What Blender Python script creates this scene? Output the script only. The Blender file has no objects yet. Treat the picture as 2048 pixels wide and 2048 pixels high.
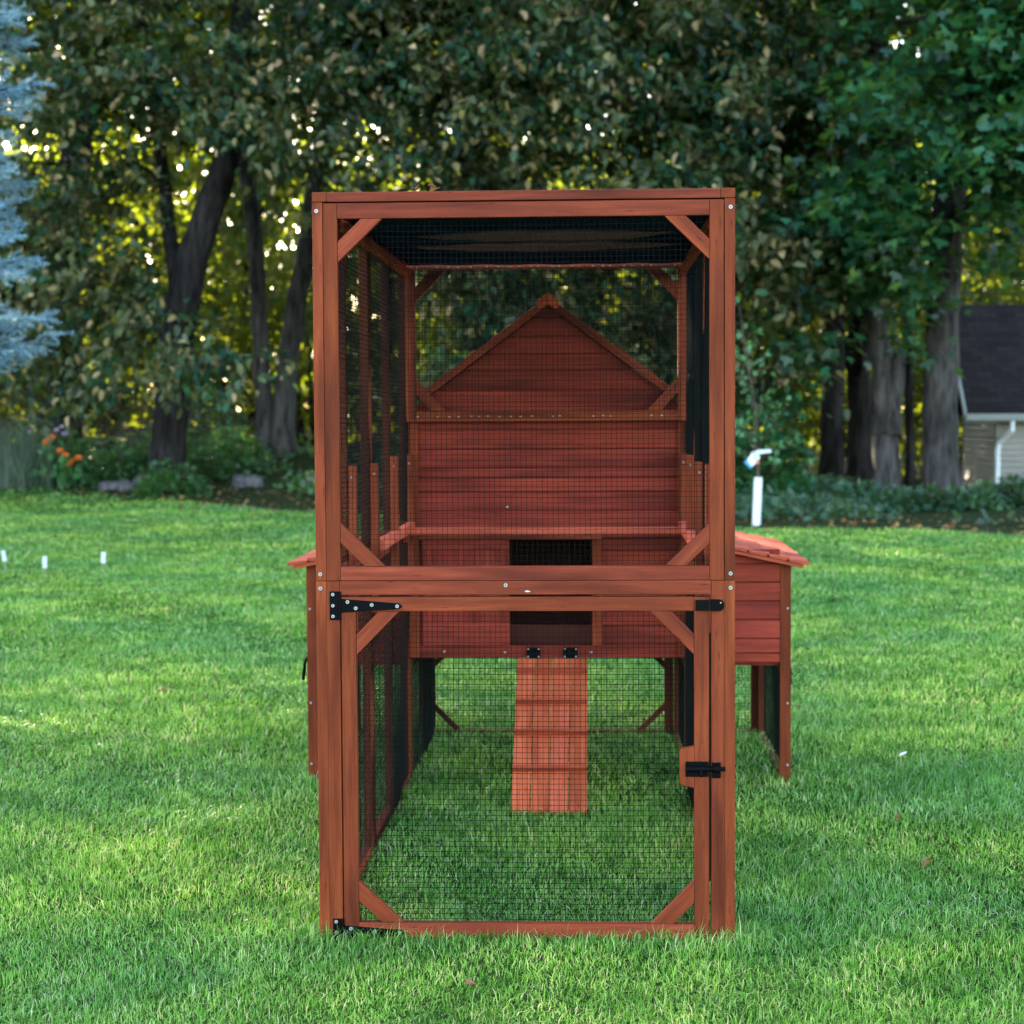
import bpy, bmesh, math, random
import numpy as np
from mathutils import Vector, Matrix
random.seed(7); rng = np.random.default_rng(11)
R = math.radians
scene = bpy.context.scene
COL = scene.collection

# ------------------------------------------------------------------ camera
CX, CY, CZ, YAW, PITCH, ROLL, FPX = 0.17673, -4.5704, 1.27044, -0.04495, -0.05169, -0.0058, 3848.4
cam_d = bpy.data.cameras.new('camera'); cam = bpy.data.objects.new('camera', cam_d); COL.objects.link(cam)
fwd = Vector((math.sin(YAW)*math.cos(PITCH), math.cos(YAW)*math.cos(PITCH), math.sin(PITCH)))
rgt = Vector((math.cos(YAW), -math.sin(YAW), 0)); up = rgt.cross(fwd)
r2 = rgt*math.cos(ROLL)+up*math.sin(ROLL); u2 = -rgt*math.sin(ROLL)+up*math.cos(ROLL)
M = Matrix((r2, u2, -fwd)).transposed().to_4x4(); M.translation = (CX, CY, CZ); cam.matrix_world = M
cam_d.sensor_width = 36; cam_d.lens = FPX/2048*36; cam_d.clip_end = 2000; cam_d.clip_start = .05
cam_d.dof.use_dof = True; cam_d.dof.focus_distance = 4.7; cam_d.dof.aperture_fstop = 5.6
scene.camera = cam

# ------------------------------------------------------------------ light
SUN_EL, SUN_AZ = R(18), R(-30)           # azimuth from +Y towards +X
S = Vector((math.sin(SUN_AZ)*math.cos(SUN_EL), math.cos(SUN_AZ)*math.cos(SUN_EL), math.sin(SUN_EL)))
w = bpy.data.worlds.new('World'); scene.world = w; w.use_nodes = True
nt = w.node_tree; sky = nt.nodes.new('ShaderNodeTexSky'); sky.sky_type = 'NISHITA'; sky.sun_disc = False
sky.sun_elevation = SUN_EL; sky.sun_rotation = SUN_AZ % (2*math.pi); sky.air_density = 1.0; sky.dust_density = 1.5; sky.ozone_density = .6
bg = nt.nodes['Background']; nt.links.new(sky.outputs[0], bg.inputs[0]); bg.inputs[1].default_value = .15
sd = bpy.data.lights.new('sun', 'SUN'); sd.energy = 5; sd.angle = R(.5); sd.color = (1, .87, .64)
so = bpy.data.objects.new('sun', sd); COL.objects.link(so); so.rotation_euler = S.to_track_quat('Z', 'Y').to_euler()
vs = scene.view_settings; vs.view_transform = 'Standard'; vs.look = 'None'; vs.exposure = 3.05; vs.gamma = 1
scene.render.engine = 'CYCLES'
cy = scene.cycles; cy.max_bounces = 7; cy.diffuse_bounces = 3; cy.glossy_bounces = 2; cy.transmission_bounces = 4; cy.transparent_max_bounces = 4
cy.sample_clamp_indirect = 6

# ------------------------------------------------------------------ materials
def new_mat(name):
    m = bpy.data.materials.new(name); m.use_nodes = True
    nt = m.node_tree; b = nt.nodes['Principled BSDF']
    return m, nt, b
def N(nt, t, **k):
    n = nt.nodes.new(t)
    for a, v in k.items(): setattr(n, a, v)
    return n
def ramp(nt, stops, interp='LINEAR'):
    n = nt.nodes.new('ShaderNodeValToRGB'); e = n.color_ramp.elements; n.color_ramp.interpolation = interp
    while len(e) < len(stops): e.new(.5)
    for el, (p, c) in zip(e, stops): el.position = p; el.color = (*c, 1)
    return n
def mix(nt, fac, a, b, mode='MIX'):
    n = nt.nodes.new('ShaderNodeMix'); n.data_type = 'RGBA'; n.blend_type = mode
    for s, v in ((n.inputs[0], fac), (n.inputs[6], a), (n.inputs[7], b)):
        if isinstance(v, (int, float)): s.default_value = v
        elif isinstance(v, tuple): s.default_value = (*v, 1)
        else: nt.links.new(v, s)
    return n.outputs[2]
def noise(nt, vec, scale, detail=3, rough=.5, mapscale=None):
    n = nt.nodes.new('ShaderNodeTexNoise'); n.inputs['Scale'].default_value = scale; n.inputs['Detail'].default_value = detail; n.inputs['Roughness'].default_value = rough
    if mapscale is not None:
        mp = nt.nodes.new('ShaderNodeMapping'); mp.inputs['Scale'].default_value = mapscale; nt.links.new(vec, mp.inputs[0]); vec = mp.outputs[0]
    nt.links.new(vec, n.inputs['Vector']); return n.outputs['Fac']
def bump(nt, b, h, strength, dist=.01):
    n = nt.nodes.new('ShaderNodeBump'); n.inputs['Strength'].default_value = strength; n.inputs['Distance'].default_value = dist
    nt.links.new(h, n.inputs['Height']); nt.links.new(n.outputs[0], b.inputs['Normal'])
def objco(nt): return nt.nodes.new('ShaderNodeTexCoord').outputs['Object']

def mat_plain(name, col, rough=.5, metal=0, spec=.5):
    m, nt, b = new_mat(name); b.inputs['Base Color'].default_value = (*col, 1); b.inputs['Roughness'].default_value = rough
    b.inputs['Metallic'].default_value = metal; b.inputs['Specular IOR Level'].default_value = spec
    n = noise(nt, objco(nt), 40, 3); r = ramp(nt, [(.3, (rough*.8,)*3), (.7, (min(1, rough*1.2),)*3)]); nt.links.new(n, r.inputs[0]); nt.links.new(r.outputs[0], b.inputs['Roughness'])
    return m
def mat_wood(name, a, bcol, c):
    m, nt, b = new_mat(name)
    uv = N(nt, 'ShaderNodeUVMap', uv_map='UVMap').outputs[0]; tn = N(nt, 'ShaderNodeUVMap', uv_map='tone').outputs[0]
    g1 = noise(nt, uv, 1, 5, .6, (3.5, 55, 1)); g2 = noise(nt, uv, 1, 3, .5, (12, 420, 1)); bl = noise(nt, uv, 1, 2, .5, (2.2, 9, 1))
    # knots: cells stretched along the grain
    vo = N(nt, 'ShaderNodeTexVoronoi'); mp = N(nt, 'ShaderNodeMapping'); mp.inputs['Scale'].default_value = (1.9, 11, 1); nt.links.new(uv, mp.inputs[0]); nt.links.new(mp.outputs[0], vo.inputs['Vector'])
    kr = ramp(nt, [(0, (1, 1, 1)), (.05, (.8,)*3), (.075, (.15,)*3), (.10, (.5,)*3), (.14, (0, 0, 0))]); nt.links.new(vo.outputs['Distance'], kr.inputs[0])
    r = ramp(nt, [(.28, a), (.5, bcol), (.74, c)]); nt.links.new(g1, r.inputs[0])
    fine = ramp(nt, [(.3, (.80,)*3), (.65, (1.08,)*3)]); nt.links.new(g2, fine.inputs[0])
    col = mix(nt, 1, r.outputs[0], fine.outputs[0], 'MULTIPLY')
    blr = ramp(nt, [(.32, (.58, .56, .56)), (.5, (1, 1, 1)), (.7, (1.18, 1.26, 1.22))]); nt.links.new(bl, blr.inputs[0])
    col = mix(nt, 1, col, blr.outputs[0], 'MULTIPLY')
    sp = N(nt, 'ShaderNodeSeparateXYZ'); nt.links.new(tn, sp.inputs[0])
    tr = ramp(nt, [(0, (.70, .66, .64)), (1, (1.30, 1.30, 1.26))]); nt.links.new(sp.outputs[0], tr.inputs[0])
    col = mix(nt, 1, col, tr.outputs[0], 'MULTIPLY')
    pk = ramp(nt, [(0, (1, 1.03, .80)), (1, (1.04, .95, 1.25))]); nt.links.new(sp.outputs[1], pk.inputs[0])
    col = mix(nt, 1, col, pk.outputs[0], 'MULTIPLY')
    col = mix(nt, kr.outputs[0], col, tuple(x*.45 for x in a))
    nt.links.new(col, b.inputs['Base Color'])
    rr = ramp(nt, [(.3, (.5,)*3), (.7, (.72,)*3)]); nt.links.new(g1, rr.inputs[0]); nt.links.new(rr.outputs[0], b.inputs['Roughness'])
    b.inputs['Specular IOR Level'].default_value = .16
    bump(nt, b, g2, .25, .002)
    return m
def mat_leaf(name, stops, clump, trans=(.25, .4, .03), tf=.5, rough=.45, cscale=.5, spec=.5):
    """per-leaf colour from the island number; clump = (colour, amount) tints whole clumps"""
    m, nt, b = new_mat(name); nt.nodes.remove(b)
    geo = N(nt, 'ShaderNodeNewGeometry'); r = ramp(nt, stops); nt.links.new(geo.outputs['Random Per Island'], r.inputs[0])
    n = noise(nt, geo.outputs['Position'], cscale, 3, .6); nr = ramp(nt, [(.46, (0, 0, 0)), (.62, (1, 1, 1))]); nt.links.new(n, nr.inputs[0])
    rnd = N(nt, 'ShaderNodeMath', operation='MULTIPLY'); nt.links.new(nr.outputs[0], rnd.inputs[0]); rnd.inputs[1].default_value = clump[1]
    col = mix(nt, rnd.outputs[0], r.outputs[0], clump[0])
    n2 = noise(nt, geo.outputs['Position'], 1.7, 2); n2r = ramp(nt, [(.3, (.55,)*3), (.7, (1.35,)*3)]); nt.links.new(n2, n2r.inputs[0])
    col = mix(nt, 1, col, n2r.outputs[0], 'MULTIPLY')
    p = N(nt, 'ShaderNodeBsdfPrincipled'); nt.links.new(col, p.inputs['Base Color']); p.inputs['Roughness'].default_value = rough; p.inputs['Specular IOR Level'].default_value = spec
    t = N(nt, 'ShaderNodeBsdfTranslucent'); tcol = mix(nt, .35, trans, col); nt.links.new(tcol, t.inputs['Color'])
    ms = N(nt, 'ShaderNodeMixShader'); ms.inputs[0].default_value = tf
    nt.links.new(p.outputs[0], ms.inputs[1]); nt.links.new(t.outputs[0], ms.inputs[2]); nt.links.new(ms.outputs[0], nt.nodes['Material Output'].inputs[0])
    return m
def mat_bark(name, a, b_, sc=(5, 5, .9)):
    m, nt, b = new_mat(name); oc = objco(nt)
    n1 = noise(nt, oc, 1, 6, .65, tuple(x*2.2 for x in sc)); n2 = noise(nt, oc, .8, 3)
    r = ramp(nt, [(.35, a), (.62, b_)]); nt.links.new(n1, r.inputs[0])
    r2 = ramp(nt, [(.35, (.55,)*3), (.65, (1.25,)*3)]); nt.links.new(n2, r2.inputs[0])
    nt.links.new(mix(nt, 1, r.outputs[0], r2.outputs[0], 'MULTIPLY'), b.inputs['Base Color']); b.inputs['Roughness'].default_value = .9; b.inputs['Specular IOR Level'].default_value = .08
    bump(nt, b, n1, .9, .05)
    return m

WOOD = mat_wood('stained_wood', (.150, .025, .0085), (.24, .042, .0145), (.33, .067, .024))
REDWOOD = mat_wood('red_stained_wood', (.19, .026, .0125), (.285, .039, .019), (.375, .057, .029))
ROOFWOOD = mat_wood('roof_wood', (.40, .072, .029), (.51, .098, .042), (.60, .13, .06))
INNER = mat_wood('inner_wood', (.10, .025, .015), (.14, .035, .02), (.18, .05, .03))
WIRE = mat_plain('wire_mesh', (.004, .006, .006), .6, 0, .05)
BLACK = mat_plain('black_iron', (.002, .0022, .003), .45, 0, .07)
STEEL = mat_plain('zinc_screw', (.42, .43, .41), .45, .5)
DARKSLOT = mat_plain('screw_slot', (.05, .05, .05), .6)
WHITE = mat_plain('white_plastic', (.80, .82, .84), .4)
BLUEP = mat_plain('blue_plastic', (.06, .33, .75), .4)
ORANGEP = mat_plain('orange_tag', (.75, .2, .05), .5)
BARK = mat_bark('grey_bark', (.030, .026, .026), (.135, .12, .115))
BARKD = mat_bark('dark_bark', (.007, .006, .006), (.036, .030, .028))
BARKB = mat_bark('sapling_bark', (.10, .06, .045), (.24, .16, .13), (30, 30, 6))

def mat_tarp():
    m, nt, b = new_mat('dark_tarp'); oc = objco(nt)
    at_ = N(nt, 'ShaderNodeAttribute', attribute_name='painted_sheen').outputs['Fac']
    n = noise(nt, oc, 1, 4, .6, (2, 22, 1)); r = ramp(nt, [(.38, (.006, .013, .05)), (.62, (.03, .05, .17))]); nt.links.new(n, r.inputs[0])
    r2_ = ramp(nt, [(.35, (.22, .12, .24)), (.65, (.42, .22, .40))]); nt.links.new(n, r2_.inputs[0])  # plum bands: reddish reflections on the folds, painted into the colour
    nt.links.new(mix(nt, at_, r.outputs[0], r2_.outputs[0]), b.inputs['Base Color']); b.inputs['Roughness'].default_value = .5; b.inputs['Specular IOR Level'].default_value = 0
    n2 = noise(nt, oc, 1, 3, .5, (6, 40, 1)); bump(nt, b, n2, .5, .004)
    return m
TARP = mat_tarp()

def mat_ground():
    m, nt, b = new_mat('ground_soil_and_lawn'); oc = objco(nt)
    at = N(nt, 'ShaderNodeAttribute', attribute_name='lawn').outputs['Fac']
    n1 = noise(nt, oc, .55, 4); n2 = noise(nt, oc, 60, 3, .7); n3 = noise(nt, oc, 7, 5, .7)
    g = ramp(nt, [(.3, (.018, .045, .008)), (.5, (.028, .065, .012)), (.7, (.045, .08, .018))]); nt.links.new(n1, g.inputs[0])
    gf = ramp(nt, [(.3, (.5,)*3), (.7, (1.3,)*3)]); nt.links.new(n2, gf.inputs[0])
    lawn = mix(nt, 1, g.outputs[0], gf.outputs[0], 'MULTIPLY')
    s = ramp(nt, [(.3, (.022, .022, .014)), (.46, (.042, .046, .022)), (.56, (.032, .06, .018)), (.7, (.075, .062, .030))]); nt.links.new(n3, s.inputs[0])
    soil = mix(nt, 1, s.outputs[0], gf.outputs[0], 'MULTIPLY')
    nt.links.new(mix(nt, at, soil, lawn), b.inputs['Base Color']); b.inputs['Roughness'].default_value = .95; b.inputs['Specular IOR Level'].default_value = .02
    bump(nt, b, n2, .6, .03)
    return m
def mat_grass():
    m, nt, b = new_mat('grass_blades'); nt.nodes.remove(b)
    geo = N(nt, 'ShaderNodeNewGeometry'); pos = geo.outputs['Position']
    r = ramp(nt, [(0, (.040, .155, .014)), (.35, (.12, .355, .040)), (.70, (.25, .51, .095)), (.90, (.44, .62, .20)), (1, (.72, .66, .40))]); nt.links.new(geo.outputs['Random Per Island'], r.inputs[0])
    n = noise(nt, pos, .8, 4, .55); nr = ramp(nt, [(.32, (.50, .74, .80)), (.44, (.90, .95, 1.0)), (.54, (1.2, 1.08, .85)), (.64, (1.85, 1.42, 1.1))]); nt.links.new(n, nr.inputs[0])
    col = mix(nt, 1, r.outputs[0], nr.outputs[0], 'MULTIPLY')
    n2 = noise(nt, pos, 3.6, 3, .6); n2r = ramp(nt, [(.32, (.55, .70, .66)), (.5, (1.05, 1.05, 1.05)), (.70, (1.65, 1.42, 1.6))]); nt.links.new(n2, n2r.inputs[0])
    col = mix(nt, 1, col, n2r.outputs[0], 'MULTIPLY')
    p = N(nt, 'ShaderNodeBsdfPrincipled'); nt.links.new(col, p.inputs['Base Color']); p.inputs['Roughness'].default_value = .38; p.inputs['Specular IOR Level'].default_value = .32
    t = N(nt, 'ShaderNodeBsdfTranslucent'); nt.links.new(mix(nt, .5, col, (.16, .32, .02)), t.inputs['Color'])
    ms = N(nt, 'ShaderNodeMixShader'); ms.inputs[0].default_value = .38
    nt.links.new(p.outputs[0], ms.inputs[1]); nt.links.new(t.outputs[0], ms.inputs[2]); nt.links.new(ms.outputs[0], nt.nodes['Material Output'].inputs[0])
    return m

# ------------------------------------------------------------------ mesh helpers
class MB:
    """collects faces with UVs (u along the grain, metres) and a per-board tone"""
    def __init__(s): s.v = []; s.f = []; s.uv = []; s.t = []; s.m = []
    def face(s, pts, uv=None, tone=(.5, .5), mi=0):
        i = len(s.v); s.v += [tuple(p) for p in pts]; s.f.append(list(range(i, i+len(pts))))
        s.uv += uv if uv else [(0, 0)]*len(pts); s.t += [tone]*len(pts); s.m.append(mi)
    def solid(s, verts, faces, ax=None, tone=None, mi=0):
        """ax = grain axis; UV from projection on it"""
        if tone is None: tone = (random.random(), random.random()*.5)
        vv = [Vector(p) for p in verts]; i0 = len(s.v); s.v += [tuple(p) for p in vv]
        ox, oy = random.random()*40, random.random()*40
        if ax is None:
            d = [max(p[k] for p in vv)-min(p[k] for p in vv) for k in range(3)]; k = d.index(max(d)); ax = Vector([1 if j == k else 0 for j in range(3)])
        ax = Vector(ax).normalized()
        for f in faces:
            p = [vv[j] for j in f]; n = (p[1]-p[0]).cross(p[2]-p[0]); n = n.normalized() if n.length > 1e-12 else Vector((0, 0, 1))
            t = n.cross(ax)
            if t.length < .3: a2 = n.orthogonal().normalized(); t = n.cross(a2)*1.0; uu = [(q.dot(a2)*.2+ox, q.dot(t)*.2+oy) for q in p]
            else:
                t.normalize(); uu = [(q.dot(ax)+ox, q.dot(t)+oy+n.x*.3+n.z*.7) for q in p]
            s.f.append([i0+j for j in f]); s.uv += uu; s.t += [tone]*len(f); s.m.append(mi)
    def box(s, x0, x1, y0, y1, z0, z1, ax=None, tone=None, mi=0):
        v = [(x0, y0, z0), (x1, y0, z0), (x1, y1, z0), (x0, y1, z0), (x0, y0, z1), (x1, y0, z1), (x1, y1, z1), (x0, y1, z1)]
        s.solid(v, [(0, 3, 2, 1), (4, 5, 6, 7), (0, 1, 5, 4), (1, 2, 6, 5), (2, 3, 7, 6), (3, 0, 4, 7)], ax, tone, mi)
    def prism(s, pts, o, ax=None, tone=None, mi=0):
        """extrude a planar polygon (3-D points) by vector o"""
        n = len(pts); P = [Vector(p) for p in pts]; o = Vector(o)
        nn = sum(((P[i]-P[0]).cross(P[(i+1) % n]-P[0]) for i in range(1, n-1)), Vector())
        if nn.dot(o) > 0: P.reverse()
        v = P+[p+o for p in P]
        fs = [tuple(range(n)), tuple(range(2*n-1, n-1, -1))]+[(i, i+n, (i+1) % n+n, (i+1) % n) for i in range(n)]
        if ax is None:
            e = max(((P[(i+1) % n]-P[i]) for i in range(n)), key=lambda q: q.length); ax = e
        s.solid(v, fs, ax, tone, mi)
    def tube(s, pts, rad, n=6, mi=0, cap=True, tone=(.5, .5), wob=0):
        P = [Vector(p) for p in pts]; rings = []; i0 = len(s.v); L = 0
        for i, p in enumerate(P):
            d = (P[min(i+1, len(P)-1)]-P[max(i-1, 0)]).normalized(); a = d.cross(Vector((.13, .97, .21)))
            if a.length < .1: a = d.cross(Vector((1, 0, 0)))
            a.normalize(); b = d.cross(a); r = rad[i] if hasattr(rad, '__len__') else rad
            rings.append([p+(a*math.cos(2*math.pi*k/n)+b*math.sin(2*math.pi*k/n))*r*(1+wob*(random.random()-.5)) for k in range(n)])
        for rg in rings: s.v += [tuple(q) for q in rg]
        for i in range(len(P)-1):
            l = (P[i+1]-P[i]).length
            for k in range(n):
                k2 = (k+1) % n; s.f.append([i0+i*n+k, i0+(i+1)*n+k, i0+(i+1)*n+k2, i0+i*n+k2]); s.uv += [(L, k*.02), (L+l, k*.02), (L+l, k*.02+.02), (L, k*.02+.02)]; s.t += [tone]*4; s.m.append(mi)
            L += l
        if cap:
            for j in (0, len(P)-1):
                f = [i0+j*n+k for k in range(n)]; f = f if j == 0 else f[::-1]; s.f.append(f); s.uv += [(0, 0)]*n; s.t += [tone]*n; s.m.append(mi)
    def build(s, name, mats, parent=None, bevel=0, smooth=False):
        if not isinstance(mats, (list, tuple)): mats = [mats]
        me = bpy.data.meshes.new(name); me.from_pydata(s.v, [], s.f)
        for nm, dat in (('UVMap', s.uv), ('tone', s.t)):
            l = me.uv_layers.new(name=nm); l.data.foreach_set('uv', np.array(dat, dtype=np.float32).ravel())
        me.polygons.foreach_set('material_index', s.m)
        for m in mats: me.materials.append(m)
        if smooth: me.polygons.foreach_set('use_smooth', [True]*len(s.f))
        me.update()
        o = bpy.data.objects.new(name, me); COL.objects.link(o)
        if bevel:
            md = o.modifiers.new('bevel', 'BEVEL'); md.width = bevel; md.segments = 2; md.limit_method = 'ANGLE'; md.harden_normals = False
        if parent: attach(o, parent)
        return o
def attach(o, parent):
    """o keeps its place in the world; parents are unrotated empties or meshes sitting at the origin"""
    o.parent = parent
    off = Vector((0, 0, 0)); p = parent
    while p: off += p.location; p = p.parent
    o.location = -off
def thing(name, label, cat, loc=(0, 0, 0), group=None):
    o = bpy.data.objects.new(name, None); COL.objects.link(o); o.location = loc; o.empty_display_size = .2
    return tag(o, label, cat, group)
def tag(o, label=None, cat=None, group=None, kind=None):
    if label: o['label'] = label
    if cat: o['category'] = cat
    if group: o['group'] = group
    if kind: o['kind'] = kind
    return o
def copy_tree(o, parent=None):
    c = o.copy(); COL.objects.link(c)
    if parent: c.parent = parent
    for ch in list(o.children): copy_tree(ch, c)
    return c
def raw_mesh(name, V, loops, sizes, mats, smooth=False, parent=None):
    """fast mesh from numpy arrays"""
    me = bpy.data.meshes.new(name); me.vertices.add(len(V)); me.vertices.foreach_set('co', V.astype(np.float32).ravel())
    me.loops.add(len(loops)); me.loops.foreach_set('vertex_index', loops.astype(np.int32))
    me.polygons.add(len(sizes)); st = np.concatenate(([0], np.cumsum(sizes)[:-1])).astype(np.int32)
    me.polygons.foreach_set('loop_start', st)
    me.update(calc_edges=True)
    for m in (mats if isinstance(mats, (list, tuple)) else [mats]): me.materials.append(m)
    if smooth: me.polygons.foreach_set('use_smooth', np.ones(len(sizes), bool))
    o = bpy.data.objects.new(name, me); COL.objects.link(o)
    if parent: attach(o, parent)
    return o
def unit(a): return a/np.maximum(np.linalg.norm(a, axis=-1, keepdims=True), 1e-9)
LEAF = np.array([(0, 0, 0), (.28, .42, .10), (.68, .34, .08), (1, 0, -.05), (.68, -.34, .08), (.28, -.42, .10)])
LEAF_F = [(0, 1, 2, 3), (0, 3, 4, 5)]
LOBED = np.array([(0, 0, 0), (.12, .5, .05), (.5, .62, .02), (.48, .26, .04), (1, 0, -.06), (.48, -.26, .04), (.5, -.62, .02), (.12, -.5, .05)])
LOBED_F = [(0, 1, 2, 3), (0, 3, 4), (0, 4, 5), (0, 5, 6, 7)]
QUAD = np.array([(0, 0, 0), (.5, .42, .08), (1, 0, 0), (.5, -.42, .08)]); QUAD_F = [(0, 1, 2, 3)]
def leaves(name, C, D, Nn, size, aspect, mat, shape=(LEAF, LEAF_F), parent=None):
    """C base points, D tip directions, Nn face normals, size lengths"""
    if len(C) > 1500 and C[:, 1].mean() > 15:
        k_ = sunkeep(C, half=.5*np.asarray(size)); C, D, Nn = C[k_], D[k_], Nn[k_]; size = np.asarray(size)[k_] if np.ndim(size) else size
    sh, fs = shape; D = unit(D); Bt = unit(np.cross(Nn, D)); Nn = np.cross(D, Bt); n = len(C); k = len(sh)
    size = np.asarray(size).reshape(-1, 1, 1)*np.ones((n, 1, 1))
    V = C[:, None, :]+size*(sh[None, :, 0:1]*D[:, None, :]+aspect*sh[None, :, 1:2]*Bt[:, None, :]+sh[None, :, 2:3]*Nn[:, None, :])
    lp = np.concatenate([np.array(f) for f in fs]); sz = np.array([len(f) for f in fs])
    loops = (np.arange(n)[:, None]*k+lp[None, :]).ravel(); sizes = np.tile(sz, n)
    return raw_mesh(name, V.reshape(-1, 3), loops, sizes, mat, parent=parent)
# gaps cut into the tree crowns along sun rays, placed to light chosen lawn strips
BEAMS = [(x, 4.1+.08*math.sin(x*5), .05) for x in np.arange(-2.5, -.85, .12)]+[(x, 3.45, .05) for x in np.arange(-2.5, -1.75, .12)]+[(x, 1.05+.1*(x+1), .05) for x in np.arange(-1.15, -.6, .11)] \
    +[(x, 1.25-.28*(x-.6), .05) for x in np.arange(.58, 1.7, .11)]+[(.0, 2.0, 1.66), (.3, 2.3, 1.5)]
def sunkeep(C, rad=.20, half=0):
    k = np.ones(len(C), bool); s_ = np.array(tuple(S))
    for bm_ in BEAMS:
        d = C-np.array(bm_); t = d@s_; dist = np.linalg.norm(d-t[:, None]*s_, axis=1); k &= ~((dist < rad+half) & (t > 3))
    return k
def at(px, Y):
    """world x seen at picture column px (0..1932) at depth Y, near eye level"""
    a = (px*1.06-1024)/FPX; d = fwd+r2*a
    return CX+d.x*(Y-CY)/d.y

# ------------------------------------------------------------------ terrain
def sstep(a, b, x): t = np.clip((x-a)/(b-a), 0, 1); return t*t*(3-2*t)
def gh(x, y):
    x = np.asarray(x, float); y = np.asarray(y, float)
    left = 1-sstep(-3.5, 2.5, x)
    h = left*.62*sstep(20, 31, y)
    h = h+.015*np.sin(x*1.3+y*.7)*sstep(6, 12, y)+.02*np.sin(x*.6-y*.43)*sstep(5, 12, y)
    h = h-.22*sstep(3, 7, x)*sstep(22, 31, y)
    return h
def ledge(x):
    x = np.asarray(x, float)
    return np.interp(x, [-40, -14, -9.5, -7, -3.7, 0, 1.9, 4.4, 9, 40], [30, 27, 24, 23.2, 19.9, 17.7, 16.2, 14.9, 14.0, 12])+.25*np.sin(x*2.1)+.14*np.sin(x*5.3+1)
def lines(segs):
    out = []
    for a, b, s in segs: out += list(np.arange(a, b, s))
    return np.array(out+[segs[-1][1]])
gx = lines([(-400, -60, 34), (-60, -16, 4), (-16, 16, .4), (16, 60, 4), (60, 401, 34)]); gy = lines([(-300, -20, 28), (-20, -8, 3), (-8, 40, .4), (40, 100, 6), (100, 800, 70)])
XX, YY = np.meshgrid(gx, gy); V = np.stack([XX, YY, gh(XX, YY)], -1).reshape(-1, 3); nx, ny = len(gx), len(gy)
ii = (np.arange(ny-1)[:, None]*nx+np.arange(nx-1)[None, :]).ravel(); lp = np.stack([ii, ii+1, ii+nx+1, ii+nx], -1).ravel()
ground = raw_mesh('ground', V, lp, np.full(len(ii), 4), mat_ground(), True)
lw = 1-sstep(-.25, .35, V[:, 1]-ledge(V[:, 0])); att = ground.data.attributes.new('lawn', 'FLOAT', 'POINT'); att.data.foreach_set('value', lw.astype(np.float32))
tag(ground, kind='structure')

# ------------------------------------------------------------------ grass
def field(x, y, s, seed):
    r = np.random.default_rng(seed); out = 0
    for k in range(5):
        a = r.uniform(0, 6.28); f = s*r.uniform(.5, 2.0); out = out+np.sin((x*math.cos(a)+y*math.sin(a))*f+r.uniform(0, 6.28))
    return out/5
def make_grass():
    n = 1000000; dmin, dmax, pw = 3.5, 34.0, 1.95
    # density ~ d^-pw, strip width ~ d  ->  pdf(d) ~ d^(1-pw)
    e = 2-pw; u = rng.random(n); d = (dmin**e+u*(dmax**e-dmin**e))**(1/e)
    lat = (rng.random(n)-.5)*2*(.35*d+.5)
    f = np.array([fwd.x, fwd.y]); f /= np.linalg.norm(f); r = np.array([f[1], -f[0]])
    x = CX+f[0]*d+r[0]*lat; y = CY+f[1]*d+r[1]*lat
    ok = y < ledge(x)+rng.normal(0, .16, n); x, y, d = x[ok], y[ok], d[ok]; n = len(x)
    base = np.stack([x, y, gh(x, y)-.009], -1)
    sc = (d/4.5)**.62
    hm = 1+.28*field(x, y, 4.5, 3)+.15*field(x, y, 13, 4)
    h = .026*rng.uniform(.5, 1.4, n)*hm*np.clip(sc, 1, 1.25)
    # longer unmown fringe along the foot of the run and the house
    def near(px, py, x0, x1, y0, y1): 
        dx = np.maximum(np.maximum(x0-px, px-x1), 0); dy = np.maximum(np.maximum(y0-py, py-y1), 0); return np.hypot(dx, dy)
    fr = np.exp(-(near(x, y, -.5, .5, 0, 0.02)/.07)**2); h *= 1+.75*fr
    h = np.where((rng.random(n) < .02), h*1.6, h)
    wd = .0024*sc**1.35*rng.uniform(.7, 1.3, n)
    la = field(x, y, 3, 8)*2.2+field(x, y, 9, 9)*1.6+rng.normal(0, 1.9, n); lean = np.abs(rng.normal(.55, .42, n))*(1+.5*field(x, y, 6, 14))
    ld = np.stack([np.cos(la), np.sin(la), np.zeros(n)], -1)
    sd_ = np.array([-.55, .83, 0]); st = np.tanh(3*np.sin((x*.83+y*.55)*2*math.pi/1.15+.4*np.sin(y*.9)))*sstep(-.3, -1.2, x)   # mower passes
    ld = unit(ld+.75*st[:, None]*sd_); wa = la+math.pi/2+rng.normal(0, .7, n); wdv = np.stack([np.cos(wa), np.sin(wa), np.zeros(n)], -1)
    z = np.array([0, 0, 1.])
    mid = base+h[:, None]*(.55*z+.30*lean[:, None]*ld); tip = base+h[:, None]*((1-.28*lean[:, None])*z+1.05*lean[:, None]*ld)
    V = np.stack([base-wdv*wd[:, None]*.5, base+wdv*wd[:, None]*.5, mid+wdv*wd[:, None]*.45, mid-wdv*wd[:, None]*.45, tip], 1).reshape(-1, 3)
    lp = (np.arange(n)[:, None]*5+np.array([0, 1, 2, 3, 3, 2, 4])[None]).ravel()
    g = raw_mesh('grass', V, lp, np.tile([4, 3], n), mat_grass())
    tag(g, 'short mown green lawn grass around and inside the chicken run', 'grass', kind='stuff')
make_grass()

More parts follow.
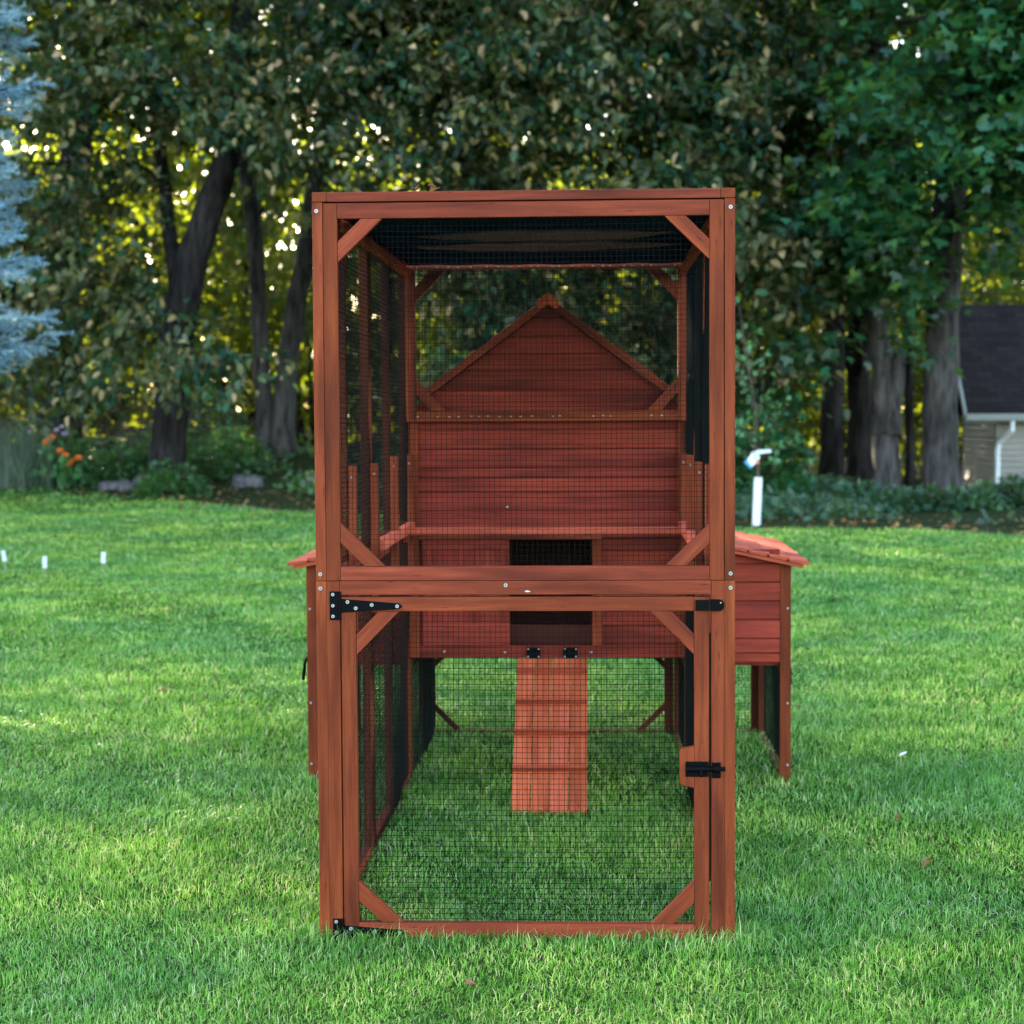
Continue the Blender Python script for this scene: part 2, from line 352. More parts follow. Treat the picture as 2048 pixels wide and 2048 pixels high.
# ------------------------------------------------------------------ wire mesh
def wires(b, o, u, v, lu, lv, pitch=.0127, t=.0010, mi=0, wav=.0006):
    """grid in the plane o + a*u + b*v (a<=lu, b<=lv)"""
    o, u, v = Vector(o), Vector(u).normalized(), Vector(v).normalized(); n = u.cross(v).normalized()
    bow = [random.uniform(-1, 1)*wav for _ in range(8)]
    def P(a, c):
        w_ = math.sin(a*5+bow[0]*2000)*math.sin(c*4+1)*.004+math.sin(c*11)*.0012
        return o+u*(a+math.sin(c*9+a*3)*wav*1.2)+v*(c+math.sin(a*7+c*2)*wav*1.5)+n*w_
    for (L1, L2, sw) in ((lu, lv, 0), (lv, lu, 1)):
        k = max(1, round(L1/pitch)); segs = max(4, int(L2/.12))
        for i in range(k+1):
            a = min(L1, i*pitch)+random.uniform(-.0006, .0006)
            pts = [(P(a, L2*j/segs) if not sw else P(L2*j/segs, a)) for j in range(segs+1)]
            if sw: pts = [p+n*t*.8 for p in pts]
            s_ = (u if not sw else v)*t*.5; nn = n*t*.5; i0 = len(b.v)
            for p in pts: b.v += [tuple(p-s_-nn), tuple(p+s_-nn), tuple(p+s_+nn), tuple(p-s_+nn)]
            for j in range(segs):
                for q in range(4):
                    q2 = (q+1) % 4; b.f.append([i0+j*4+q, i0+j*4+q2, i0+j*4+4+q2, i0+j*4+4+q]); b.uv += [(0, 0)]*4; b.t += [(.5, .5)]*4; b.m.append(mi)
VT = lambda: (random.uniform(.05, .85), random.uniform(0, .3))     # uprights: browner
HT = lambda: (random.uniform(.2, .9), random.uniform(.55, 1))    # rails: pinker
BV = .0014

run = thing('chicken_run', 'tall reddish brown chicken run with wire mesh and door, before the hen house', 'chicken run', (0, 1, 0))
def screw(b, x, y, z, r=.0048, mi=1):
    n = 10
    for (rr, y0, y1, m_) in ((r, y, y-.0022, mi), (r*.38, y-.0022, y-.0026, mi+1)):
        i0 = len(b.v)
        for yy in (y0, y1): b.v += [(x+rr*math.cos(2*math.pi*k/n), yy, z+rr*math.sin(2*math.pi*k/n)) for k in range(n)]
        for k in range(n): b.f.append([i0+k, i0+(k+1) % n, i0+n+(k+1) % n, i0+n+k]); b.uv += [(0, 0)]*4; b.t += [(.5, .5)]*4; b.m.append(m_)
        b.f.append([i0+n+k for k in range(n)]); b.uv += [(0, 0)]*n; b.t += [(.5, .5)]*n; b.m.append(m_)
def one_screw(p, x, y, z, r=.0048):
    b = MB(); screw(b, x, y, z, r); b.m = [m-1 for m in b.m]; return b.build('screw', [STEEL, DARKSLOT], p)
def brace(parent, pts, y0, y1, mat=WOOD):
    b = MB(); b.prism([(x, y0, z) for x, z in pts], (0, y1-y0, 0), tone=(random.uniform(.4, .8), random.uniform(.3, .9))); return b.build('brace', mat, parent, BV)
T = .025
# --- front upper panel
b = MB(); fy0, fy1 = 0, T
b.box(-.4745, -.441, fy0, fy1, .870, 1.768, tone=VT()); b.box(.4405, .4735, fy0, fy1, .870, 1.768, tone=VT())
b.box(-.4405, .4400, fy0+.0006, fy1, 1.7315, 1.768, tone=HT()); b.box(-.4405, .4400, fy0+.0006, fy1, .8705, .904, tone=HT())
upf = b.build('upper_front_frame', WOOD, run, BV)
brace(upf, [(-.4403, 1.677), (-.4403, 1.629), (-.334, 1.7312), (-.384, 1.7312)], .001, .022)
brace(upf, [(.4403, 1.675), (.4403, 1.628), (.334, 1.7312), (.384, 1.7312)], .001, .022)
brace(upf, [(-.4403, 1.009), (-.4403, .961), (-.382, .9043), (-.334, .9043)], .001, .022)
brace(upf, [(.4403, 1.006), (.4403, .958), (.384, .9043), (.336, .9043)], .001, .022)
b = MB(); wires(b, (-.452, .027, .89), (1, 0, 0), (0, 0, 1), .904, .86); b.build('wire_mesh', WIRE, upf)
# --- lower front frame (fixed)
b = MB()
b.box(-.4755, -.4435, fy0, fy1, -.01, .869, tone=VT()); b.box(.4440, .4755, fy0, fy1, -.01, .869, tone=VT())
b.box(-.443, .4435, fy0+.0006, fy1, .836, .8695, tone=HT())
lof = b.build('lower_front_frame', WOOD, run, BV)
b = MB(); screw(b, -.045, fy0+.0008, .859); b.m = [0 if m == 1 else 1 for m in b.m]; b.build('screw', [STEEL, DARKSLOT], lof)
# --- door
b = MB()
b.box(-.4405, -.405, fy0+.001, fy1, .006, .796, tone=VT()); b.box(.4035, .4385, fy0+.001, fy1, .006, .83, tone=VT())
b.box(-.4405, .403, fy0+.0015, fy1, .7965, .8305, tone=(.5, .35)); b.box(-.4045, .403, fy0+.0015, fy1, .006, .0415, tone=HT())
door = b.build('door', WOOD, run, BV)
brace(door, [(-.4045, .740), (-.4045, .691), (-.301, .796), (-.350, .796)], .002, .022)
brace(door, [(.403, .741), (.403, .692), (.299, .796), (.348, .796)], .002, .022)
brace(door, [(-.4045, .143), (-.4045, .093), (-.347, .0418), (-.296, .0418)], .002, .022)
brace(door, [(.403, .148), (.403, .094), (.353, .0418), (.300, .0418)], .002, .022)
b = MB(); b.prism([(.4033, 0, .472), (.4033, 0, .372), (.374, 0, .378), (.3685, 0, .384), (.3685, 0, .465)], (0, .022, 0), (0, 0, 1), (.75, .1)); b.build('latch_block', WOOD, door, BV)
b = MB(); wires(b, (-.415, .027, .02), (1, 0, 0), (0, 0, 1), .83, .80); b.build('wire_mesh', WIRE, door)
def hinge(zt, zb, st, sb, zl, dz, ang=0):
    """T hinge: plate on the fixed stile, tapering strap on the door rail"""
    b = MB(); y = fy0
    b.box(-.467, -.4455, y-.0025, y-.0001, zb, zt, tone=(.5, .5))
    b.tube([(-.4425, y-.003, zb), (-.4425, y-.003, zt)], .0032, 8)
    b.prism([(-.4395, y-.0005, st), (-.4395, y-.0005, sb), (-.301, y-.0005, zl-.007), (-.2925, y-.0005, zl), (-.301, y-.0005, zl+.007)], (0, -.0025, 0))
    zc = (zt+zb)/2; h = (zt-zb)/2
    for z_ in (zc+h*.78, zc, zc-h*.74): screw(b, -.4595, y-.0026, z_, .0042)
    m_ = (st+sb)/2
    for (x_, z_) in ((-.424, m_+.009), (-.4045, m_-.006), (-.366, zl+.003+(m_-zl)*.3), (-.305, zl)): screw(b, x_, y-.003, z_, .0045)
    return b.build('hinge', [BLACK, STEEL, DARKSLOT], door, .0006)
hinge(.845, .776, .827, .794, .809, 0); hinge(.0515, -.015, .035, .002, .018, 0)
# barrel bolt on the door, keeper on the post
b = MB(); y = fy0
b.box(.382, .4375, y-.0028, y-.0003, .3995, .436, tone=(.5, .5)); 
b.tube([(.384, y-.009, .4195), (.4375, y-.009, .4195)], .0075, 12); b.tube([(.4375, y-.009, .4195), (.4765, y-.009, .4195)], .0052, 12)
b.tube([(.419, y-.012, .416), (.419, y-.021, .4035)], .0042, 8); b.box(.386, .434, y-.0065, y-.0025, .411, .428, tone=(.5, .5))
for x_ in (.389, .429):
    for z_ in (.431, .4045): screw(b, x_, y-.003, z_, .0034, 0)
b.build('bolt_latch', [BLACK, BLACK], door, .0012)
b = MB(); b.box(.445, .4662, y-.0028, y-.0003, .3965, .434, tone=(.5, .5)); b.tube([(.449, y-.008, .4195), (.4645, y-.008, .4195)], .0095, 12)
for z_ in (.430, .4005): screw(b, .4555, y-.003, z_, .0034, 0)
b.build('bolt_keeper', [BLACK, BLACK], lof, .0012)
b = MB(); n = 10
b.box(.4065, .439, y-.007, y-.0003, .798, .8235, tone=(.5, .5))
b.prism([(.440, y-.0015, .797), (.440, y-.0015, .825)]+[(.462+.0125*math.sin(math.pi*k/n), y-.0015, .811+.014*math.cos(math.pi*k/n)) for k in range(n+1)], (0, -.006, 0), (1, 0, 0))
b.box(.447, .466, y-.010, y-.0074, .804, .8175, tone=(.5, .5)); b.tube([(.4655, y-.0076, .817), (.4655, y-.012, .817)], .0022, 8, 1)
b.build('turn_latch', [BLACK, STEEL], door, .0015)
# --- side panels
YS = [(0, .035), (.392, .427), (.885, .925), (.9255, .9655), (1.44, 1.475), (1.965, 2.0)]
for sx in (-1, 1):
    xo, xi = .5*sx, .4755*sx; x0, x1 = min(xo, xi), max(xo, xi)
    for nm, z0, z1 in (('lower_side_panel', -.01, .8692), ('upper_side_panel', .8700, 1.7705)):
        b = MB()
        for ya, yb in YS: b.box(x0, x1, ya, yb, z0, z1, tone=VT())
        for (ya, yb) in ((.0355, .3915), (.4275, .8845), (.966, 1.4395), (1.4755, 1.9645)):
            b.box(x0+.0006, x1-.0006, ya, yb, z0+.001, z0+.034+(.01 if z0 < 0 else 0), tone=(.8, .9)); b.box(x0+.0006, x1-.0006, ya, yb, z1-.034, z1-.0005, tone=(.8, .9))
        p = b.build(nm, WOOD, run, BV)
        for z_ in ((.852,) if z0 < 0 else (1.750, .886)): one_screw(p, .4895*sx, 0, z_)
        b = MB(); wires(b, (xi-.0012*sx, .01, z0+.02), (0, 1, 0), (0, 0, 1), 1.98, z1-z0-.03, wav=.001); b.build('wire_mesh', WIRE, p)
    # inner battens joining lower and upper panels
    for yc, zt in ((.392, 1.135), (.895, 1.128), (1.43, 1.135), (1.93, 1.13)):
        b = MB(); b.box(min(.474*sx, .452*sx), max(.474*sx, .452*sx), yc, yc+.035, .70, zt, tone=(.55, .4))
        screw(b, .463*sx, yc, zt-.03, .003); b.build('joint_batten', [WOOD, STEEL, DARKSLOT], run, BV)
    b = MB(); b.box(min(.474*sx, .450*sx), max(.474*sx, .450*sx), .30, 1.90, 1.728, 1.752, tone=(.9, .8)); b.build('top_rail', ROOFWOOD, run, BV)
    b = MB(); b.box(min(.474*sx, .445*sx), max(.474*sx, .445*sx), .97, 1.92, .872, .902, tone=(.95, .9)); b.build('inner_rail', ROOFWOOD, run, BV)  # paler wood on both rails: skylight on them put into the colour
# --- rear panel above the hen house eaves
b = MB(); ry0, ry1 = 1.948, 1.97
b.box(-.4745, -.4405, ry0, ry1, 1.240, 1.7700, tone=VT()); b.box(.4455, .4745, ry0, ry1, 1.240, 1.7700, tone=VT())
b.box(-.44, .445, ry0+.0006, ry1, 1.7535, 1.7700, tone=VT()); b.box(-.44, .445, ry0+.0006, ry1, 1.2405, 1.2755, tone=VT())
rp = b.build('rear_panel', WOOD, run, BV)
for pts in ([(-.44, 1.698), (-.44, 1.646), (-.335, 1.753), (-.388, 1.753)], [(.445, 1.698), (.445, 1.646), (.338, 1.753), (.390, 1.753)],
            [(-.44, 1.385), (-.44, 1.335), (-.388, 1.276), (-.338, 1.276)], [(.445, 1.385), (.445, 1.335), (.393, 1.276), (.342, 1.276)]): brace(rp, pts, ry0+.001, ry1-.002)
b = MB(); wires(b, (-.455, ry0-.0015, 1.252), (1, 0, 0), (0, 0, 1), .91, .50); b.build('wire_mesh', WIRE, rp)
for i in range(26):
    x_ = -.43+i*.0345+random.uniform(-.008, .008)
    for z_ in (1.2575, 1.7615):
        if random.random() < .85: b = MB(); dz = random.uniform(-.001, .001); b.box(x_-.0035, x_+.0035, ry0-.0042, ry0-.0028, z_-.0014+dz, z_+.0014+dz, tone=(.5, .5)); b.build('staple', STEEL, rp)
# --- roof frame
b = MB()
b.box(-.4655, .4655, 0, .035, 1.7715, 1.794, tone=HT()); b.box(-.4655, .4655, 1.965, 2.0, 1.7715, 1.794, tone=HT())
for sx in (-1, 1):
    b.box(min(.5*sx, .466*sx), max(.5*sx, .466*sx), 0.0006, 1.9994, 1.7717, 1.7945, tone=(.2, .1))
for yc in (.48, .99, 1.5): b.box(-.4655, .4655, yc, yc+.035, 1.7795, 1.7935, tone=HT())
b.build('roof_frame', WOOD, run, BV)
# --- perch
b = MB(); b.box(-.472, .472, 1.80, 1.826, .864, .889, (1, 0, 0), (1, .9)); b.build('perch', ROOFWOOD, run, .004)  # paler wood and full tone paint in the light on the perch
for sx in (-1, 1):
    b = MB(); b.box(min(.474*sx, .45*sx), max(.474*sx, .45*sx), 1.79, 1.80, .84, .90, tone=(.6, .5)); b.build('perch_bracket', WOOD, run, BV)
# white paint chip on the rail
b = MB(); b.prism([(.000, -.0004, .8448), (.004, -.0004, .8425), (.010, -.0004, .8428), (.0148, -.0004, .8436), (.012, -.0004, .8450), (.006, -.0004, .8462)], (0, -.0006, 0)); b.build('paint_chip', WHITE, lof)

# tarp slung under the roof frame
def tarp():
    nx_, ny_ = 60, 150; V = []
    for j in range(ny_+1):
        yy = .05+(1.93-.05)*j/ny_
        for i in range(nx_+1):
            t = i/nx_; x = -.462+.924*t; sx = math.sin(math.pi*t)
            amp = (.003+.052*max(0, 1-yy/1.75))*(.25+.75*sx**.7)*float(sstep(.22, .55, yy))
            lobes = abs(math.sin(math.pi*(yy-.40)/.47))**.9*1.5+.07*math.sin(yy*33+2*math.sin(t*5))
            V.append((x, yy, 1.7685-amp*max(0, lobes*.66+.05)+.0012*math.sin(x*37+yy*21)))
    V = np.array(V); ii = (np.arange(ny_)[:, None]*(nx_+1)+np.arange(nx_)[None]).ravel(); lp = np.stack([ii, ii+nx_+1, ii+nx_+2, ii+1], -1).ravel()
    o = raw_mesh('tarp', V, lp, np.full(len(ii), 4), TARP, True)
    X, Y = V[:, 0], V[:, 1]; sheen = np.zeros(len(V))
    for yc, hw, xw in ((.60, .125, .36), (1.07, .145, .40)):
        ww = hw*np.clip(1-np.abs((X-.03)/xw)**2.6, 0, 1)+1e-4; sheen = np.maximum(sheen, (1-sstep(.75, 1.0, np.abs(Y-yc)/ww))*sstep(0, .03, ww))  # mask of the painted reflection bands, tapering towards the sides
    a_ = o.data.attributes.new('painted_sheen', 'FLOAT', 'POINT'); a_.data.foreach_set('value', sheen.astype(np.float32))
    md = o.modifiers.new('thick', 'SOLIDIFY'); md.thickness = .0015
    tag(o, 'dark navy plastic tarp sagging in folds under the roof of the chicken run', 'tarp')
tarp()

# ------------------------------------------------------------------ hen house
hen = thing('hen_house', 'reddish brown wooden hen house with gable roof and shingled wings, behind the chicken run', 'hen house', (0, 2.5, 0))
HF, HB = 2.03, 3.03; PZ = .0645
def planks(b, x0, x1, zs, y, th=.012, top=None, mat_t=None):
    for z0, z1 in zip(zs[:-1], zs[1:]):
        yy = y+random.uniform(0, .0018); tone = (random.uniform(.15, .75), random.uniform(.35, .9))
        if top is None: b.prism([(x0, yy, z0+.0052), (x0, yy+.001, z1), (x0, y+th, z1), (x0, y+th, z0+.0052)], (x1-x0, 0, 0), (1, 0, 0), tone)
        else:
            z1c = z1; z0 += .0015
            a = [(x, z) for x, z in ((x0, z0+.0035), (x1, z0+.0035), (x1, min(z1c, max(z0+.004, top(x1)))), (x0, min(z1c, max(z0+.004, top(x0)))))]
            b.prism([(x, yy, z) for x, z in a], (0, th, 0), (1, 0, 0), tone)
    b.box(x0, x1, y+.0105, y+th+.004, zs[0], min(zs[-1], 9 if top is None else max(top(x0), top(x1))-.03), mi=0, tone=(.1, .3))
# central front wall with the opening (x -.128...154, z .473...835)
CW = 2.006
zs = [.472+PZ*i for i in range(15)]
b = MB(); lo = [.435, .472, .5365, .601, .6655, .73, .7945, .8365]
planks(b, .1885, .4715, lo, CW)
planks(b, -.4655, .4715, [.8365, .868, .9325, .9965, 1.044, 1.0785, 1.143, 1.2075, 1.272], CW)
b.box(-.4655, .4715, CW-.003, CW+.016, .43, .4705, tone=(.4, .7))
b.box(-.4655, -.4290, CW+.002, CW+.016, .471, .836, tone=(.1, .4))
cw = b.build('front_wall', REDWOOD, hen, .0009)
b = MB()
for x0, x1 in ((-.4740, -.4400), (.4480, .4815)): b.box(x0, x1, CW-.0145, CW-.004, .431, 1.30, tone=VT())
b.box(.1545, .188, CW-.011, CW+.012, .4712, .836, tone=(.6, .3)); b.box(-.4395, .190, CW-.016, CW-.0035, .8368, .8625, tone=(.7, .6))
b.build('trim', WOOD, cw, BV)
for x_, z_ in ((-.135, .947), (-.355, .45), (-.145, .447), (.150, .447)): one_screw(cw, x_, CW-.003, z_, .0042)
# gable
AP, AX, SL = 1.647, .008, .745
b = MB(); gt = lambda x: AP-.018-SL*abs(x-AX)
gz = [1.272, 1.345, 1.411, 1.468, 1.527, 1.59, 1.64]
for z0, z1 in zip(gz[:-1], gz[1:]):
    hw0 = min(.475, (AP-.018-z0-.0035)/SL); hw1 = max(.002, min(.475, (AP-.018-z1)/SL)); yy = CW+random.uniform(0, .002)
    b.prism([(AX-hw0, yy, z0+.0035), (AX+hw0, yy, z0+.0035), (AX+hw1, yy, z1), (AX-hw1, yy, z1)], (0, .014, 0), (1, 0, 0), (random.uniform(.2, .7), random.uniform(.3, .8)))
b.prism([(AX-.45, CW+.015, 1.272), (AX+.45, CW+.015, 1.272), (AX, CW+.015, AP-.03)], (0, .004, 0), (1, 0, 0))
b.build('gable', REDWOOD, hen, .0009)
# main roof: two slopes of lapped shingle boards
mr = MB()
for sx in (-1, 1):
    n = 5; L = .53; c, s_ = 1/math.hypot(1, SL), SL/math.hypot(1, SL)
    for k in range(n):
        a0, a1 = L*k/n, L*(k+1)/n+.018; lift = .0085
        def P(a, h): return (AX+sx*(a*c+h*s_), 1.994+.004*(k % 2), AP-a*s_+h*c)
        mr.prism([P(a0, .002), P(a1, .002+0), P(a1, lift+.010), P(a0, .010)], (0, 1.10, 0), (0, 1, 0), (random.uniform(.2, .7), .6))
for sx in (-1, 1):
    c, s_ = 1/math.hypot(1, SL), SL/math.hypot(1, SL); Q = lambda a, h: (AX+sx*(a*c+h*s_), 1.982, AP-a*s_+h*c)
    mr.prism([Q(.012, -.012), Q(.535, -.012), Q(.535, .013), Q(.012, .013)], (0, .0115, 0), tone=(.75, .5))
roof = mr.build('roof', WOOD, hen, .001)
b = MB()
for sx in (-1, 1):
    c, s_ = 1/math.hypot(1, SL), SL/math.hypot(1, SL)
    b.prism([(AX, 1.9725, AP+.027), (AX+sx*.052*c, 1.9725, AP+.027-.052*s_), (AX+sx*(.052*c-.016*s_), 1.9725, AP+.027-.052*s_-.016*c-.012), (AX, 1.9725, AP-.012)], (0, 1.12, 0), (0, 1, 0), (.9, .5))
b.build('ridge_cap', ROOFWOOD, roof, .001)
# sliding pop door left of the opening
b = MB(); y = CW-.012
b.box(-.4275, -.1285, y+.006, y+.011, .4715, .8360, tone=(.45, .8))
b.box(-.4275, -.1285, y, y+.0058, .4715, .5495, (1, 0, 0), (.5, .8)); b.box(-.4275, -.1285, y, y+.0058, .803, .8360, (1, 0, 0), (.55, .8))
b.box(-.1600, -.1285, y, y+.0058, .5500, .8025, tone=(.55, .7)); b.box(-.4275, -.395, y, y+.0058, .5500, .8025, tone=(.5, .7))
b.build('sliding_door', REDWOOD, hen, .0012)
# inner box behind the opening, so that it is dark as a room is
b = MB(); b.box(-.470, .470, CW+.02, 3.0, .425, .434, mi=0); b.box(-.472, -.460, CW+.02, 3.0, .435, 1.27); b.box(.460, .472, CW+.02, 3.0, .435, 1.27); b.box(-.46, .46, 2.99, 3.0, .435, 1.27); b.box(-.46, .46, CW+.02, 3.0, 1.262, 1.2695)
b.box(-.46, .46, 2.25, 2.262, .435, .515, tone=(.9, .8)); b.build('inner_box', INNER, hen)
# central tower rear & side walls (seen from the side only)
b = MB()
for sx in (-1, 1):
    for k in range(7): b.box(min(.474*sx, .486*sx), max(.474*sx, .486*sx), CW+.012, 3.02, .82+.066*k, .883+.066*k, (0, 1, 0))
for k in range(13): b.box(-.474, .474, 3.004, 3.018, .44+.066*k, .503+.066*k, (1, 0, 0))
b.prism([(-.474, 3.004, 1.30), (.474, 3.004, 1.30), (AX, 3.004, AP-.03)], (0, .012, 0), (1, 0, 0))
b.build('outer_walls', REDWOOD, hen, .0009)
# wings
def wtop(x): return .842-.215*(abs(x)-.47)
for sx in (-1, 1):
    b = MB(); x0, x1 = (.483, .7975) if sx > 0 else (-.7975, -.483)
    planks(b, x0, x1, [.405, .4385, .489, .5535, .618, .682, .746, .81], HF, top=lambda x: wtop(x)-.012)
    xs = (.815, .829) if sx > 0 else (-.829, -.815)
    for k in range(6):
        z0 = .405+.0645*k; b.box(xs[0], xs[1], HF+.036, HB-.02, z0+.003, min(z0+.0645, .748), (0, 1, 0), (random.uniform(.2, .7), .6))
    b.box(min(x0, x1)+.001, max(x0, x1)-.001, HB-.014, HB-.002, .405, .76, (1, 0, 0), (.4, .5)); b.box(x0+.002, x1-.002, HF+.02, HB-.02, .396, .404, (0, 1, 0))
    b.build('wing_wall', REDWOOD, hen, .0009)
    for yy in (HF-.002, HB-.026):
        b = MB(); xa, xb = (.798, .834) if sx > 0 else (-.834, -.798)
        b.box(xa, xb, yy, yy+.028, -.01, wtop(.83)-.014, tone=VT())
        if yy < 2.5:
            for z_ in (.595, .268, .055): screw(b, sx*.823, yy, z_, .004)
        b.build('corner_post', [WOOD, STEEL, DARKSLOT], hen, BV)
    # shingled wing roof
    b = MB(); n = 6; a0s = [.478+(.882-.478)*k/n for k in range(n+1)]
    for k in range(n):
        xa, xb = a0s[k], a0s[k+1]+.010
        ncol = 7
        for q in range(ncol):
            ya, yb = 1.985+q*(1.14/ncol)+.0006, 1.985+(q+1)*(1.14/ncol)-.0006
            pts = [(sx*xa, ya, wtop(xa)-.006), (sx*xb, ya, wtop(xb)-.006), (sx*xb, ya, wtop(xb)+.0085), (sx*xa, ya, wtop(xa)+.001)]
            b.prism(pts, (0, yb-ya, 0), (1, 0, 0), (random.uniform(.3, .95), random.uniform(.5, 1)))
    for k in (0,): b.prism([(sx*.49, 1.992, wtop(.49)-.0205), (sx*.872, 1.992, wtop(.872)-.0205), (sx*.872, 1.992, wtop(.872)-.0065), (sx*.49, 1.992, wtop(.49)-.0065)], (0, .018, 0), (1, 0, 0), (.5, .7))
    b.build('wing_roof', ROOFWOOD, hen, .001)
# under-house frames with mesh: rear, outer sides, inner sides
def frame_mesh(name, o, u, L, z0, z1, th, st=.035, braces=False):
    o, u = Vector(o), Vector(u); n = Vector((0, 0, 1)).cross(u); b = MB()
    def bar(a0, a1, c0, c1, tone, e=0):
        P = [o+u*a0+Vector((0, 0, c0)), o+u*a1+Vector((0, 0, c0)), o+u*a1+Vector((0, 0, c1)), o+u*a0+Vector((0, 0, c1))]
        b.prism([p+n*e for p in P], n*(th-2*e), tone=tone)
    bar(0, st, z0, z1, VT()); bar(L-st, L, z0, z1, VT()); bar(st+.0003, L-st-.0003, z0, z0+.022, (.9, .8), .0006); bar(st+.0003, L-st-.0003, z1-st, z1, HT(), .0006)
    if braces:
        for s_, e in ((0, 1), (1, -1)):
            base = o+u*(st if not s_ else L-st)
            for zc, dz in ((z0+.022, 1), (z1-st, -1)):
                P = [base+Vector((0, 0, zc+dz*.08)), base+Vector((0, 0, zc+dz*.11)), base+u*e*.11+Vector((0, 0, zc)), base+u*e*.08+Vector((0, 0, zc))]
                b.prism([p+n*.002 for p in P], n*(th-.004))
    p = b.build(name, INNER, hen, BV)  # darker wood than the walls: shade under the house put into the colour
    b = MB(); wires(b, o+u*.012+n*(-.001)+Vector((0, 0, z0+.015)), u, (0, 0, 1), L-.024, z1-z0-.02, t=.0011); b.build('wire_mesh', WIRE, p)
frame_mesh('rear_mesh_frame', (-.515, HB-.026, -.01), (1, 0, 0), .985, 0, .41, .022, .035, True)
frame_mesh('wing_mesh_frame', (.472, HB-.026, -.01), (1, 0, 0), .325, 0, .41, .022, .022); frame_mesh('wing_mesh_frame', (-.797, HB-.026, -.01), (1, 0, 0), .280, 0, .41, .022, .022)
for sx in (-1, 1):
    frame_mesh('side_mesh_frame', (.812*sx+.011, HF+.03, -.01), (0, 1, 0), HB-HF-.06, 0, .41, .02)
    frame_mesh('inner_mesh_frame', (.481*sx+.010, HF+.0, -.01), (0, 1, 0), HB-HF-.03, 0, .43, .02)
# ramp
b = MB(); top = Vector((0, CW-.010, .428)); bot = Vector((0, 1.435, .012)); d = (bot-top); Lr = d.length; dn = d.normalized(); nr = Vector((1, 0, 0)).cross(dn).normalized()
if nr.z < 0: nr = -nr
x0, x1 = -.1035, .1385; nb = 4; wx = (x1-x0)/nb
for k in range(nb):
    xa, xb = x0+k*wx+.0014, x0+(k+1)*wx-.0014
    P = [Vector((xa, 0, 0))+top, Vector((xb, 0, 0))+top, Vector((xb, 0, 0))+bot, Vector((xa, 0, 0))+bot]
    b.prism(P, -nr*.011, dn, (random.uniform(.45, 1), random.uniform(.2, .8)))
ramp_o = b.build('ramp', ROOFWOOD, hen, .0012)
for f_ in (.09, .30, .505, .735):
    b = MB(); c0 = top+dn*(Lr*f_); 
    P = [c0+Vector((x0+.001, 0, 0)), c0+Vector((x1-.001, 0, 0)), c0+Vector((x1-.001, 0, 0))+dn*.012, c0+Vector((x0+.001, 0, 0))+dn*.014]
    b.prism([p+nr*.0003 for p in P], nr*.018, (1, 0, 0), (.3, .5)); b.build('cleat', ROOFWOOD, ramp_o, .001)
for xa, xb in ((-.072, -.024), (.054, .104)):
    b = MB(); b.box(xa, xb, CW-.0055, CW-.0032, .448, .4655, tone=(.5, .5)); b.box(xa, xb, CW-.0135, CW-.0112, .4275, .4445, tone=(.5, .5)); b.tube([(xa, CW-.0085, .4462), (xb, CW-.0085, .4462)], .0035, 8)
    for x_ in (xa+.006, xb-.006): screw(b, x_, CW-.0055, .459, .0033); screw(b, x_, CW-.0135, .433, .0033)
    b.build('hinge', [BLACK, STEEL, DARKSLOT], ramp_o, .0006)
# side hardware
b = MB(); b.tube([(-.832, 2.10, .413), (-.846, 2.10, .415), (-.853, 2.10, .40), (-.857, 2.10, .365), (-.860, 2.10, .338)], [.006, .006, .0055, .006, .0065], 8); b.box(-.838, -.8345, 2.085, 2.115, .385, .43, tone=(.5, .5)); b.build('door_handle', BLACK, hen, smooth=False)
b = MB(); b.box(-.839, -.8345, 2.07, 2.10, .19, .215, tone=(.5, .5)); b.build('side_hinge', BLACK, hen, .0006)
b = MB(); b.box(.8345, .8375, 2.04, 2.06, .33, .39, tone=(.5, .5)); b.build('side_hinge', BLACK, hen, .0006)

# ------------------------------------------------------------------ tree builders
def wig(p0, p1, n, amp):
    p0, p1 = Vector(p0), Vector(p1); out = []
    for i in range(n+1):
        t = i/n; q = p0.lerp(p1, t)
        if 0 < i: q += Vector((random.uniform(-1, 1), random.uniform(-1, 1), random.uniform(-.4, .4)))*amp
        out.append(q)
    return out
def trunk_path(b, pts, rads, n=14, flare=1.4, sub=5):
    P, Q = [], []
    for i in range(len(pts)-1):
        for k in range(sub):
            t = k/sub; q = Vector(pts[i]).lerp(Vector(pts[i+1]), t); q += Vector((random.uniform(-1, 1), random.uniform(-1, 1), 0))*.02*(i+k > 0); P.append(q); Q.append(rads[i]*(1-t)+rads[i+1]*t)
    P.append(Vector(pts[-1])); Q.append(rads[-1])
    z0 = P[0].z
    Q = [r*(1+(flare-1)*math.exp(-(p.z-z0)/.35)) for p, r in zip(P, Q)]
    b.tube(P, Q, n, wob=.10)
    return P
def sprays(cs, outs, nper, length, spread, droop, tilt, r=rng):
    """leaf bases, directions, normals for sprays centred at cs growing towards outs"""
    m = len(cs); t = r.random((m, nper)); lat = r.normal(0, 1, (m, nper, 3))*spread*(.45+.9*t[..., None])
    C = cs[:, None]+outs[:, None]*(t[..., None]*length)+lat; C[..., 2] -= droop*t**2*length; C[..., 2] += lat[..., 2]*-.45
    D = outs[:, None]*.6+r.normal(0, .55, (m, nper, 3)); D[..., 2] -= droop
    Nn = r.normal(0, tilt, (m, nper, 3)); Nn[..., 2] += 1
    return C.reshape(-1, 3), D.reshape(-1, 3), Nn.reshape(-1, 3)
BARE = [(315, 470, 270, 640, .08), (450, 615, 320, 920, .09), (1590, 1715, 560, 960, 0), (1725, 1845, 340, 960, 0), (1540, 1605, 650, 960, 0), (1440, 1600, 760, 960, .1)]
